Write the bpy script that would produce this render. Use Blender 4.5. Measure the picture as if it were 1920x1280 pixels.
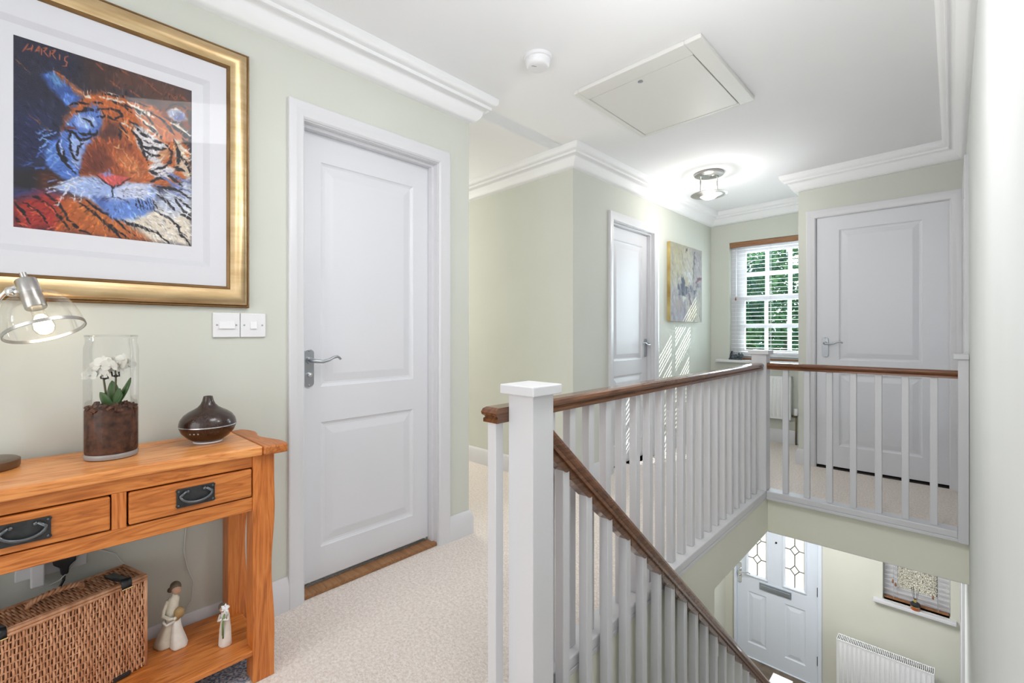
import bpy, math, random
import numpy as np
from mathutils import Vector, Matrix
PI = math.pi
R = math.radians
random.seed(7)
for o in list(bpy.data.objects): bpy.data.objects.remove(o, do_unlink=True)
scene = bpy.context.scene
COL = scene.collection

# ------------------------------------------------------------------ camera
cam_d = bpy.data.cameras.new('camera')
cam_d.sensor_fit = 'HORIZONTAL'; cam_d.sensor_width = 36.0
cam_d.lens = 878.0 / 1920.0 * 36.0
cam_d.shift_y = -(640.0 - 621.0) / 1920.0
cam_d.clip_start = 0.02; cam_d.clip_end = 200
cam = bpy.data.objects.new('camera', cam_d); COL.objects.link(cam)
cam.location = (0, 0, 1.081)
cam.rotation_euler = (R(90), 0, R(43.23))
scene.camera = cam

# ------------------------------------------------------------------ world, sun, area lights, exposure
w = bpy.data.worlds.new('sky'); scene.world = w; w.use_nodes = True
bg = w.node_tree.nodes['Background']
bg.inputs[0].default_value = (0.80, 0.90, 1.0, 1); bg.inputs[1].default_value = 2.2

def lamp(name, kind, loc, energy, color=(1, 1, 1), target=None, size=1.0, size_y=None, **kw):
    d = bpy.data.lights.new(name, kind); d.energy = energy; d.color = color
    if kind == 'AREA':
        d.size = size
        if size_y: d.shape = 'RECTANGLE'; d.size_y = size_y
    elif kind in ('POINT', 'SPOT'): d.shadow_soft_size = size
    for k, v in kw.items(): setattr(d, k, v)
    o = bpy.data.objects.new(name, d); COL.objects.link(o); o.location = loc
    if target is not None:
        o.rotation_euler = (Vector(target) - Vector(loc)).to_track_quat('-Z', 'Y').to_euler()
    return o
sun = lamp('sun', 'SUN', (2, 9, 6), 7.0, (1.0, 0.94, 0.85), target=(1.0, 7.0, 4.44), angle=R(0.15))
lamp('rear_fill', 'AREA', (-0.75, -1.50, 1.20), 9.5, (0.95, 0.97, 1.0), target=(-1.15, 3.0, 1.2), size=1.5, size_y=2.0)  # added fill from behind the camera; the back wall has no window
lamp('stairwell_fill', 'POINT', (-0.46, 1.28, 1.84), 4.6, (0.98, 0.985, 1.0), size=0.12)  # unseen point fill added over the stairs to even out the landing
lamp('landing_fill', 'AREA', (-0.60, 0.75, 2.27), 4.2, (0.98, 0.985, 0.99), target=(-0.70, 1.05, 0), size=0.6, size_y=0.6)  # added downward fill above the near landing, no fixture there
lamp('corridor_daylight', 'AREA', (-4.35, 2.15, 1.5), 10.0, (1.0, 0.95, 0.88), target=(-1.9, 2.2, 1.1), size=0.85, size_y=1.3)
lamp('hall_fill', 'AREA', (-0.9, 4.5, -0.30), 10.5, (0.97, 0.975, 0.98), target=(-0.9, 4.5, -2.5), size=0.6, size_y=0.6)  # added fill to brighten the downstairs hall; no fitting hangs here
lamp('window_daylight', 'AREA', (-1.30, 5.40, 1.45), 13.0, (0.82, 0.92, 1.0), target=(-1.3, 3.0, 1.3), size=0.7, size_y=1.1)
vs = scene.view_settings
scene.display_settings.display_device = 'sRGB'
vs.view_transform = 'Standard'; vs.look = 'None'; vs.exposure = 1.36; vs.gamma = 1.0; vs.use_curve_mapping = False

# ------------------------------------------------------------------ mesh helpers
class MB:
    def __init__(s): s.v = []; s.f = []; s.col = None
    def add(s, vs, fs):
        n = len(s.v); s.v += [tuple(p) for p in vs]; s.f += [tuple(i + n for i in f) for f in fs]; return s
    def box(s, x0, x1, y0, y1, z0, z1):
        if x0 > x1: x0, x1 = x1, x0
        if y0 > y1: y0, y1 = y1, y0
        if z0 > z1: z0, z1 = z1, z0
        return s.add([(x0,y0,z0),(x1,y0,z0),(x1,y1,z0),(x0,y1,z0),(x0,y0,z1),(x1,y0,z1),(x1,y1,z1),(x0,y1,z1)],
                     [(0,3,2,1),(4,5,6,7),(0,1,5,4),(1,2,6,5),(2,3,7,6),(3,0,4,7)])
    def prism(s, poly, fn, d0, d1):
        n = len(poly); a = [fn(p[0], p[1], d0) for p in poly]; b = [fn(p[0], p[1], d1) for p in poly]
        return s.add(a + b, [tuple(range(n))[::-1], tuple(range(n, 2*n))] + [(i, (i+1) % n, n + (i+1) % n, n + i) for i in range(n)])
    def lathe(s, prof, n=32, c=(0,0,0), M=None, close=False):
        vs = []; fs = []; m = len(prof)
        for i in range(n):
            a = 2*PI*i/n
            for (r, z) in prof:
                p = Vector((r*math.cos(a), r*math.sin(a), z))
                if M is not None: p = M @ p
                vs.append((p.x + c[0], p.y + c[1], p.z + c[2]))
        for i in range(n):
            j = (i+1) % n
            for k in range(m - 1 + (1 if close else 0)):
                k2 = (k+1) % m
                fs.append((i*m+k, j*m+k, j*m+k2, i*m+k2))
        return s.add(vs, fs)
    def tube(s, pts, r, n=8, caps=True):
        pts = [Vector(p) for p in pts]; vs = []; fs = []; m = len(pts)
        rr = r if isinstance(r, (list, tuple)) else [r]*m
        T0 = (pts[1]-pts[0]).normalized(); up = Vector((0,0,1)) if abs(T0.z) < .9 else Vector((1,0,0))
        N = T0.cross(up).normalized()
        for i, p in enumerate(pts):
            T = (pts[min(i+1, m-1)] - pts[max(i-1, 0)]).normalized()
            N = (N - T*N.dot(T)).normalized(); B = T.cross(N)
            for k in range(n):
                a = 2*PI*k/n; q = p + (N*math.cos(a) + B*math.sin(a))*rr[i]; vs.append(tuple(q))
        for i in range(m-1):
            for k in range(n):
                k2 = (k+1) % n; fs.append((i*n+k, i*n+k2, (i+1)*n+k2, (i+1)*n+k))
        if caps: fs += [tuple(range(n))[::-1], tuple(range((m-1)*n, m*n))]
        return s.add(vs, fs)
    def sphere(s, c, r, n=16, m=10):
        rx, ry, rz = r if isinstance(r, (list, tuple)) else (r, r, r)
        vs = [(c[0], c[1], c[2]-rz)]; fs = []
        for j in range(1, m):
            t = -PI/2 + PI*j/m
            for i in range(n):
                a = 2*PI*i/n; vs.append((c[0]+rx*math.cos(t)*math.cos(a), c[1]+ry*math.cos(t)*math.sin(a), c[2]+rz*math.sin(t)))
        vs.append((c[0], c[1], c[2]+rz)); L = len(vs)-1
        for i in range(n): fs.append((0, 1+(i+1) % n, 1+i)); fs.append((L, L-n+i, L-n+(i+1) % n))
        for j in range(m-2):
            for i in range(n):
                a = 1+j*n+i; b = 1+j*n+(i+1) % n; fs.append((a, b, b+n, a+n))
        return s.add(vs, fs)
    def sweep(s, prof, path, closed=False, zfn=None):
        # prof: (p, z) with p measured to the RIGHT of travel direction; horizontal mitred sweep
        P = [Vector((p[0], p[1])) for p in path]; n = len(P); m = len(prof); vs = []; fs = []
        def rt(d): return Vector((d.y, -d.x))
        for i in range(n):
            if closed or 0 < i < n-1:
                d0 = (P[i]-P[i-1]).normalized(); d1 = (P[(i+1) % n]-P[i]).normalized()
                a, b = rt(d0), rt(d1); mv = (a+b); mv = mv / max(1e-6, (1 + a.dot(b)))
            else:
                d = (P[1]-P[0]) if i == 0 else (P[-1]-P[-2]); mv = rt(d.normalized())
            for (p, z) in prof:
                q = P[i] + mv*p; zz = z if zfn is None else zfn(q.x, q.y) + z
                vs.append((q.x, q.y, zz))
        for i in range(n if closed else n-1):
            j = (i+1) % n
            for k in range(m):
                k2 = (k+1) % m; fs.append((i*m+k, i*m+k2, j*m+k2, j*m+k))
        if not closed: fs += [tuple(range(m)), tuple(range((n-1)*m, n*m))[::-1]]
        return s.add(vs, fs)
    def build(s, name, m, parent=None, smooth=False, bev=0.0, seg=2, sub=0):
        me = bpy.data.meshes.new(name); me.from_pydata(s.v, [], s.f); me.update()
        if s.col is not None:
            ca = me.color_attributes.new('paint', 'FLOAT_COLOR', 'POINT')
            ca.data.foreach_set('color', np.asarray(s.col, dtype=np.float32).ravel())
        if m is not None: me.materials.append(m)
        o = bpy.data.objects.new(name, me); COL.objects.link(o)
        if smooth is not False:
            me.shade_smooth()
            if smooth is not True and smooth > 0:
                me.set_sharp_from_angle(angle=R(smooth))
        if bev:
            b = o.modifiers.new('bevel', 'BEVEL'); b.width = bev; b.segments = seg; b.limit_method = 'ANGLE'; b.angle_limit = R(35)
        if sub:
            b = o.modifiers.new('subdiv', 'SUBSURF'); b.levels = sub; b.render_levels = sub
        if parent is not None: o.parent = parent
        return o
    def xf(s, M):
        s.v = [tuple(M @ Vector(p)) for p in s.v]; return s

def S(name, mb, m, parent=None, **kw):
    o = mb.build(name, m, parent, **kw)
    if parent is None: o['kind'] = 'structure'
    return o
def SE(name, loc=(0,0,0), rz=0):
    o = bpy.data.objects.new(name, None); COL.objects.link(o); o.location = loc; o.rotation_euler = (0,0,rz); o['kind'] = 'structure'; return o
def thing(name, label, cat, loc=(0,0,0), rz=0, group=None):
    o = bpy.data.objects.new(name, None); COL.objects.link(o); o.location = loc; o.rotation_euler = (0,0,rz)
    o['label'] = label; o['category'] = cat
    if group: o['group'] = group
    o.empty_display_size = .05
    return o
def tag(o, label, cat, group=None):
    o['label'] = label; o['category'] = cat
    if group: o['group'] = group
    return o
def box(*a): return MB().box(*a)

# ------------------------------------------------------------------ materials
def mat(name, color=(.8,.8,.8), rough=.5, metal=0.0, spec=.5, emit=None, estr=0, coat=0.0):
    m = bpy.data.materials.new(name); m.use_nodes = True; b = m.node_tree.nodes['Principled BSDF']
    b.inputs['Base Color'].default_value = (*color, 1); b.inputs['Roughness'].default_value = rough; b.inputs['Metallic'].default_value = metal
    b.inputs['Specular IOR Level'].default_value = spec; b.inputs['Coat Weight'].default_value = coat
    if emit: b.inputs['Emission Color'].default_value = (*emit, 1); b.inputs['Emission Strength'].default_value = estr
    return m
def N(m, t, **kw):
    n = m.node_tree.nodes.new(t)
    for k, v in kw.items():
        if k in n.inputs: n.inputs[k].default_value = v
        else: setattr(n, k, v)
    return n
def LK(m, a, b): m.node_tree.links.new(a, b)
def noisy(name, c1, c2, scale=40, rough=.6, bump=0.0, detail=4, metal=0.0, stretch=None, bscale=None, bdist=.002, spec=.5, lo=.3, hi=.7):
    m = mat(name, c1, rough, metal, spec); b = m.node_tree.nodes['Principled BSDF']
    tc = N(m, 'ShaderNodeTexCoord'); mp = N(m, 'ShaderNodeMapping')
    if stretch: mp.inputs['Scale'].default_value = stretch
    LK(m, tc.outputs['Object'], mp.inputs['Vector'])
    n = N(m, 'ShaderNodeTexNoise'); n.inputs['Scale'].default_value = scale; n.inputs['Detail'].default_value = detail
    LK(m, mp.outputs[0], n.inputs['Vector'])
    r = N(m, 'ShaderNodeValToRGB'); r.color_ramp.elements[0].position = lo; r.color_ramp.elements[1].position = hi
    r.color_ramp.elements[0].color = (*c1, 1); r.color_ramp.elements[1].color = (*c2, 1)
    LK(m, n.outputs[0], r.inputs[0]); LK(m, r.outputs[0], b.inputs['Base Color'])
    if bump:
        n2 = N(m, 'ShaderNodeTexNoise'); n2.inputs['Scale'].default_value = bscale or scale; n2.inputs['Detail'].default_value = 3
        LK(m, mp.outputs[0], n2.inputs['Vector'])
        bp = N(m, 'ShaderNodeBump'); bp.inputs['Strength'].default_value = bump; bp.inputs['Distance'].default_value = bdist
        LK(m, n2.outputs[0], bp.inputs['Height']); LK(m, bp.outputs[0], b.inputs['Normal'])
    return m
def wood(name, dark, mid, light, axis, rough=.4, scale=1.0, bump=.15, coat=.0):
    # grain runs along axis
    m = mat(name, mid, rough, coat=coat); b = m.node_tree.nodes['Principled BSDF']
    tc = N(m, 'ShaderNodeTexCoord'); mp = N(m, 'ShaderNodeMapping')
    sc = [14*scale]*3; sc['XYZ'.index(axis)] = 1.3*scale; mp.inputs['Scale'].default_value = sc
    LK(m, tc.outputs['Object'], mp.inputs['Vector'])
    n1 = N(m, 'ShaderNodeTexNoise'); n1.inputs['Scale'].default_value = 1.2; n1.inputs['Detail'].default_value = 3; n1.inputs['Distortion'].default_value = 1.4
    LK(m, mp.outputs[0], n1.inputs['Vector'])
    mul = N(m, 'ShaderNodeMath', operation='MULTIPLY'); mul.inputs[1].default_value = 9.0; LK(m, n1.outputs[0], mul.inputs[0])
    fr = N(m, 'ShaderNodeMath', operation='PINGPONG'); fr.inputs[1].default_value = 1.0; LK(m, mul.outputs[0], fr.inputs[0])
    n2 = N(m, 'ShaderNodeTexNoise'); n2.inputs['Scale'].default_value = 9; n2.inputs['Detail'].default_value = 5; LK(m, mp.outputs[0], n2.inputs['Vector'])
    mx = N(m, 'ShaderNodeMath', operation='MULTIPLY_ADD'); mx.inputs[1].default_value = .45; LK(m, fr.outputs[0], mx.inputs[0])
    h2 = N(m, 'ShaderNodeMath', operation='MULTIPLY'); h2.inputs[1].default_value = .6; LK(m, n2.outputs[0], h2.inputs[0]); LK(m, h2.outputs[0], mx.inputs[2])
    r = N(m, 'ShaderNodeValToRGB'); e = r.color_ramp.elements; e[0].position = .12; e[0].color = (*dark, 1); e[1].position = .85; e[1].color = (*light, 1)
    k = e.new(.42); k.color = (*mid, 1)
    LK(m, mx.outputs[0], r.inputs[0]); LK(m, r.outputs[0], b.inputs['Base Color'])
    bp = N(m, 'ShaderNodeBump'); bp.inputs['Strength'].default_value = bump; bp.inputs['Distance'].default_value = .001
    LK(m, n2.outputs[0], bp.inputs['Height']); LK(m, bp.outputs[0], b.inputs['Normal'])
    return m
def glass(name, tint=(.97,.98,.98), refl=.5, rough=.02):
    m = bpy.data.materials.new(name); m.use_nodes = True; nt = m.node_tree; nt.nodes.clear()
    o = N(m, 'ShaderNodeOutputMaterial'); t = N(m, 'ShaderNodeBsdfTransparent'); t.inputs[0].default_value = (*tint, 1)
    g = N(m, 'ShaderNodeBsdfGlossy'); g.inputs['Roughness'].default_value = rough
    lw = N(m, 'ShaderNodeFresnel'); lw.inputs[0].default_value = 1.45
    ml = N(m, 'ShaderNodeMath', operation='MULTIPLY'); ml.inputs[1].default_value = refl; LK(m, lw.outputs[0], ml.inputs[0])
    mx = N(m, 'ShaderNodeMixShader'); LK(m, ml.outputs[0], mx.inputs[0]); LK(m, t.outputs[0], mx.inputs[1]); LK(m, g.outputs[0], mx.inputs[2]); LK(m, mx.outputs[0], o.inputs[0])
    return m
def frosted(name, c=(.95,.95,.92), trans=.15, pattern=False):
    m = bpy.data.materials.new(name); m.use_nodes = True; nt = m.node_tree; nt.nodes.clear()
    o = N(m, 'ShaderNodeOutputMaterial'); t = N(m, 'ShaderNodeBsdfTransparent'); tr = N(m, 'ShaderNodeBsdfTranslucent'); tr.inputs[0].default_value = (*c, 1)
    mx = N(m, 'ShaderNodeMixShader'); mx.inputs[0].default_value = 1 - trans; LK(m, t.outputs[0], mx.inputs[1]); LK(m, tr.outputs[0], mx.inputs[2]); LK(m, mx.outputs[0], o.inputs[0])
    if pattern:
        tc = N(m, 'ShaderNodeTexCoord'); vo = N(m, 'ShaderNodeTexVoronoi'); vo.feature = 'DISTANCE_TO_EDGE'; vo.inputs['Scale'].default_value = 80; LK(m, tc.outputs['Object'], vo.inputs['Vector'])
        r = N(m, 'ShaderNodeValToRGB'); r.color_ramp.elements[0].position = .02; r.color_ramp.elements[0].color = (.06,.055,.045,1); r.color_ramp.elements[1].position = .2; r.color_ramp.elements[1].color = (*c, 1)
        LK(m, vo.outputs['Distance'], r.inputs[0]); LK(m, r.outputs[0], tr.inputs[0])
    return m
def paint_mat(name, rough=.5, spec=.3):
    m = mat(name, (.8,.8,.8), rough, spec=spec); a = N(m, 'ShaderNodeVertexColor'); a.layer_name = 'paint'
    LK(m, a.outputs[0], m.node_tree.nodes['Principled BSDF'].inputs['Base Color']); return m

M_wall = noisy('sage_wall_paint', (.635,.650,.590), (.655,.670,.610), 3, .75, .05, bscale=250, bdist=.0006, spec=.25)
M_wallr = noisy('ivory_wall_paint', (.68,.70,.69), (.70,.72,.71), 3, .75, .05, bscale=250, bdist=.0006, spec=.25)
M_hall = noisy('cream_wall_paint', (.70,.70,.615), (.72,.72,.635), 3, .75, .05, bscale=250, bdist=.0006, spec=.25)
M_ceil = noisy('white_ceiling_paint', (.90,.905,.92), (.91,.915,.93), 3, .85, .04, bscale=200, bdist=.0006, spec=.2)
M_gloss = mat('white_gloss_paint', (.70,.70,.725), .32)
M_door = mat('white_satin_door_paint', (.73,.738,.775), .38)
M_front = mat('white_composite_door', (.78,.84,.93), .38)
M_plastic = mat('white_plastic', (.82,.82,.84), .3)
M_hatch = mat('ivory_hatch_paint', (.78,.775,.75), .5)
M_oak_y = wood('oak_along_y', (.26,.070,.013), (.52,.155,.029), (.68,.25,.06), 'Y', .33, scale=1.5)
M_oak_z = wood('oak_along_z', (.27,.072,.013), (.54,.152,.027), (.68,.235,.055), 'Z', .36, scale=1.4)
M_oak_top = wood('oak_top_sheen', (.40,.12,.03), (.72,.27,.075), (.86,.40,.135), 'Y', .28, scale=1.5)  # lighter oak copy; the sheen on the top is put into the colour
M_satin = mat('satin_letterplate', (.50,.56,.64), .38, .9)
M_oak_x = wood('oak_along_x', (.20,.055,.011), (.42,.122,.024), (.58,.20,.048), 'X', .38, scale=1.4)
M_rail_y = wood('mahogany_rail_along_y', (.065,.024,.010), (.135,.052,.021), (.20,.082,.034), 'Y', .22, coat=.3)
M_rail_x = wood('mahogany_rail_along_x', (.07,.024,.009), (.15,.052,.018), (.22,.082,.03), 'X', .22, coat=.3)
M_thresh = wood('oak_threshold_bar', (.16,.07,.025), (.28,.13,.05), (.36,.18,.075), 'Y', .45)
M_blindwood = wood('stained_blind_wood', (.17,.07,.025), (.28,.125,.05), (.34,.16,.07), 'X', .45)
M_steel = mat('satin_steel', (.42,.44,.47), .34, 1.0)
M_chrome = mat('polished_chrome', (.78,.79,.80), .12, 1.0)
M_nickel = mat('brushed_nickel', (.46,.445,.43), .3, 1.0)
M_iron = noisy('blackened_iron', (.013,.014,.016), (.028,.03,.032), 60, .42, .2, spec=.5)
M_dark = mat('dark_gap', (.015,.012,.01), .8)
M_black = mat('black_rubber', (.018,.018,.02), .45)
M_gold = noisy('antique_gold_leaf', (.50,.345,.175), (.66,.49,.285), 7, .30, .08, metal=.85, stretch=(1,1,6), bscale=60)
M_golddark = noisy('dark_gold_edge', (.16,.085,.03), (.26,.15,.06), 12, .42, 0, metal=.6)
M_matboard = mat('white_mount_board', (.82,.82,.85), .8, spec=.2)
M_bevelcut = mat('mount_bevel', (.74,.74,.77), .8, spec=.2)
M_glass = glass('window_glass', (.93,.97,.97), .6)
M_picglass = glass('picture_glass', (.98,.98,.985), .25)
M_jarglass = glass('jar_glass', (.985,.987,.987), .38)
M_shadeglass = glass('lamp_shade_glass', (.985,.975,.96), .35)
M_frost = frosted('frosted_door_glass', (.44,.435,.425), .0)
M_pattern = frosted('patterned_window_glass', (.46,.45,.42), .0, True)
M_lead = mat('lead_came', (.10,.10,.10), .5, .5)
M_rad = mat('white_radiator_enamel', (.84,.85,.86), .35)
M_slat = mat('white_blind_slat', (.86,.86,.88), .45)
M_cord = mat('blind_cord', (.55,.54,.55), .8)
M_white_cable = mat('white_cable', (.72,.72,.72), .5)
M_emit = mat('lit_opal_glass', (1,1,1), .4, emit=(1.0,.96,.88), estr=2.2)
M_bulb = mat('lit_bulb', (1,1,1), .3, emit=(1.0,.76,.46), estr=4.5)

def carpet():
    m = mat('berber_carpet', (.6,.5,.42), .95, spec=.1); b = m.node_tree.nodes['Principled BSDF']
    tc = N(m, 'ShaderNodeTexCoord'); vo = N(m, 'ShaderNodeTexVoronoi'); vo.inputs['Scale'].default_value = 170; vo.inputs['Randomness'].default_value = .8
    LK(m, tc.outputs['Object'], vo.inputs['Vector'])
    n = N(m, 'ShaderNodeTexNoise'); n.inputs['Scale'].default_value = 90; n.inputs['Detail'].default_value = 4; LK(m, tc.outputs['Object'], n.inputs['Vector'])
    r = N(m, 'ShaderNodeValToRGB'); r.color_ramp.elements[0].position = .33; r.color_ramp.elements[1].position = .62
    r.color_ramp.elements[0].color = (.78,.69,.625,1); r.color_ramp.elements[1].color = (.93,.87,.82,1)
    LK(m, n.outputs[0], r.inputs[0])
    r2 = N(m, 'ShaderNodeValToRGB'); r2.color_ramp.elements[0].position = 0; r2.color_ramp.elements[0].color = (1,1,1,1); r2.color_ramp.elements[1].position = .9; r2.color_ramp.elements[1].color = (.78,.75,.73,1)
    LK(m, vo.outputs['Distance'], r2.inputs[0])
    mx = N(m, 'ShaderNodeMix'); mx.data_type = 'RGBA'; mx.blend_type = 'MULTIPLY'; mx.inputs[0].default_value = .8
    LK(m, r.outputs[0], mx.inputs[6]); LK(m, r2.outputs[0], mx.inputs[7]); LK(m, mx.outputs[2], b.inputs['Base Color'])
    bp = N(m, 'ShaderNodeBump'); bp.inputs['Strength'].default_value = .7; bp.inputs['Distance'].default_value = .004; bp.invert = True
    LK(m, vo.outputs['Distance'], bp.inputs['Height']); LK(m, bp.outputs[0], b.inputs['Normal'])
    return m
M_carpet = carpet()
M_tile = noisy('brown_stone_tile', (.10,.075,.05), (.22,.17,.125), 9, .5, .1)
M_rug = noisy('blue_grey_woven_mat', (.10,.13,.20), (.50,.52,.58), 130, .95, .8, bscale=150, bdist=.004, lo=.38, hi=.62)

# ================================================================== SHELL
L = -1.89; RW = .065; YC = 1.672; YF = 2.62; YW = 5.133; YD = 4.395; XC = -.917; YE = 5.60; ZG = -2.54; ZH = 2.42
def ceilz(x, y=0): return 2.326 + .025*(x + 1.78)

def wall_y(mb, x0, x1, y0, y1, z0, z1, ops):        # a wall along y, openings (ya,yb,za,zb)
    cur = y0
    for (ya, yb, za, zb) in sorted(ops):
        mb.box(x0, x1, cur, ya, z0, z1)
        if za > z0: mb.box(x0, x1, ya, yb, z0, za)
        if zb < z1: mb.box(x0, x1, ya, yb, zb, z1)
        cur = yb
    mb.box(x0, x1, cur, y1, z0, z1); return mb
def wall_x(mb, x0, x1, y0, y1, z0, z1, ops):
    cur = x0
    for (xa, xb, za, zb) in sorted(ops):
        mb.box(cur, xa, y0, y1, z0, z1)
        if za > z0: mb.box(xa, xb, y0, y1, z0, za)
        if zb < z1: mb.box(xa, xb, y0, y1, zb, z1)
        cur = xb
    mb.box(cur, x1, y0, y1, z0, z1); return mb

D1 = (.797, 1.463, 0, 1.926); D2 = (3.138, 3.812, 0, 1.926); D3 = (-.792, -.004, 0, 1.985)
S('wall_left', wall_y(MB(), L-.10, L, -1.6, YC, 0, ZH, [(D1[0]-.012, D1[1]+.012, 0, D1[3]+.012)]), M_wall)
S('wall_corridor_near', box(-4.5, L-.10, YC-.1, YC, 0, ZH), M_wall)
S('wall_corridor_far', box(-4.5, L-.10, YF, YF+.1, 0, ZH), M_wall)
S('wall_corridor_end', box(-4.6, -4.5, YC-.1, YF+.1, 0, ZH), M_wall)
S('wall_landing', wall_y(MB(), L-.10, L, YF, YW, 0, ZH, [(D2[0]-.012, D2[1]+.012, 0, D2[3]+.012)]), M_wall)
WN = (-1.70, -.93, .79, 2.005)
S('wall_window', wall_x(MB(), L-.10, XC+.10, YW, YW+.13, 0, ZH, [WN]), M_wall)
S('wall_cupboard_side', box(XC, XC+.10, YD+.10, YW, 0, ZH), M_wall)
S('wall_cupboard', wall_x(MB(), XC, RW, YD, YD+.10, 0, ZH, [(D3[0]-.012, D3[1]+.012, 0, D3[3]+.012)]), M_wall)
S('wall_right', wall_y(MB(), RW, RW+.10, -1.6, YE+.15, ZG, ZH, [(3.516, 4.330, 0, 1.972), (4.588, 5.372, ZG, ZG+2.002)]), M_wallr)
S('wall_back', box(L-.1, RW+.1, -1.7, -1.6, 0, ZH), M_wall)
# unseen panels added to block light leaking past the closed doors
S('light_block_door1', box(L-.22, L-.12, .6, 1.56, -.1, ZH), M_wall)
S('light_block_door2', box(L-.22, L-.12, 2.75, 4.1, -.1, ZH), M_wall)
S('light_block_door3', box(XC+.1, RW, YD+.12, YD+.2, -.1, ZH), M_wall)
S('light_block_door4', box(RW+.12, RW+.2, 3.4, 4.5, -.1, ZH), M_wall)
S('light_block_door6', box(RW+.12, RW+.2, 4.5, 5.5, ZG, -.3), M_wall)
S('floor', MB().box(-4.5, L, YC-.1, YF+.1, -.245, 0).box(L, RW, -1.7, .99, -.245, 0).box(L, -.902, .99, 3.438, -.245, 0).box(L-.1, RW, 3.438, YE+.15, -.245, 0).box(L-.14, L, .79, 1.47, -.245, 0).box(L-.14, L, 3.1, 3.85, -.245, 0), M_carpet)
cm = MB()
for (xa, xb, ya, yb) in [(-4.6, L, YC-.1, YF+.1), (L-.1, RW+.1, -1.7, YW+.13)]:
    za, zb = ceilz(xa), ceilz(xb)
    cm.add([(xa,ya,za),(xb,ya,zb),(xb,yb,zb),(xa,yb,za),(xa,ya,za+.12),(xb,ya,zb+.12),(xb,yb,zb+.12),(xa,yb,za+.12)],
           [(0,1,2,3),(7,6,5,4),(0,4,5,1),(1,5,6,2),(2,6,7,3),(3,7,4,0)])
S('ceiling', cm, M_ceil)
# ---- cornice
CP = [(0,-.128),(.012,-.128),(.020,-.124),(.032,-.114),(.044,-.100),(.051,-.086),(.054,-.073),(.060,-.063),(.072,-.058),(.080,-.063),(.086,-.060),(.088,-.046),(.098,-.041),(.108,-.033),(.114,-.022),(.115,-.008),(.115,.01),(0,.01)]
room = [(L,-1.6),(L,YC),(-4.5,YC),(-4.5,YF),(L,YF),(L,YW),(XC,YW),(XC,YD),(RW,YD),(RW,-1.6)]
S('trim_1', MB().sweep(CP, room, closed=True, zfn=ceilz), M_ceil, smooth=40)
# ---- baseboards
BP = [(0,0),(.018,0),(.018,.088),(.015,.096),(.013,.108),(.008,.118),(.004,.125),(0,.125)]
def base(name, path): S(name, MB().sweep(BP, path), M_gloss, smooth=35)
base('baseboard_left', [(L,-1.6),(L,.731)])
base('baseboard_corner', [(L,1.529),(L,YC),(-4.5,YC)])
base('baseboard_corridor', [(-4.5,YF),(L,YF),(L,3.072)])
base('baseboard_landing', [(L,3.878),(L,YW),(XC,YW),(XC,YD),(-.858,YD)])

# ---- stairwell edge, lower storey
M_fascia = noisy('pale_primrose_wall_paint', (.86,.86,.74), (.88,.88,.76), 3, .75, .05, bscale=250, bdist=.0006, spec=.25)
S('wall_stairwell_side', box(-.902, -.892, .99, 3.438, -.245, -.02), M_fascia)
S('wall_stairwell_end', box(-.892, RW, 3.428, 3.438, -.245, -.02), M_fascia)
S('wall_stairs', MB().box(-1.0, -.892, .99, 2.47, ZG, -.245).box(-2.0, -1.0, 2.37, 2.47, ZG, -.245), M_fascia)
S('wall_hall_left', box(-2.0, -1.90, 2.47, YE, ZG, -.245), M_hall)
S('wall_hall_back', box(-1.0, RW, .84, .94, ZG, -.245), M_hall)
FD = (-1.80, -.96, ZG, -.50); GW = (-.477, -.011, -1.43, -.40)
S('wall_entrance', wall_x(MB(), -2.0, RW, YE, YE+.15, ZG, -.245, [FD, GW]), M_hall)
S('floor_hall', box(-2.0, RW, .84, YE+.15, ZG-.1, ZG), M_tile)
S('ceiling_hall', box(-2.0, RW, 3.438, YE, -.252, -.245), M_ceil)
# staircase: treads, risers and a closed string, mostly below the frame
st = SE('trim_2')
nst = 12; rise = 2.54/13; go = .222
for i in range(nst):
    z = -rise*(i+1); y = 1.0 + go*i
    S('tread', box(-.80, RW-.02, y-.02, y+go, z-.03, z), M_carpet, st)
    S('riser', box(-.80, RW-.02, y-.012, y, z, z+rise-.03 if i else z+rise), M_gloss, st)
sl = -.875
yz = lambda a, b, d: (d, a, b)
S('stair_string', MB().prism([(1.04, -.12), (3.60, -.12+sl*2.56), (3.60, -.40+sl*2.56), (1.04, -.40)], yz, -.886, -.838), M_gloss, st)
S('string_cap', MB().prism([(1.04, -.092), (3.60, -.092+sl*2.56), (3.60, -.12+sl*2.56), (1.04, -.12)], yz, -.891, -.832), M_gloss, st)

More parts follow.
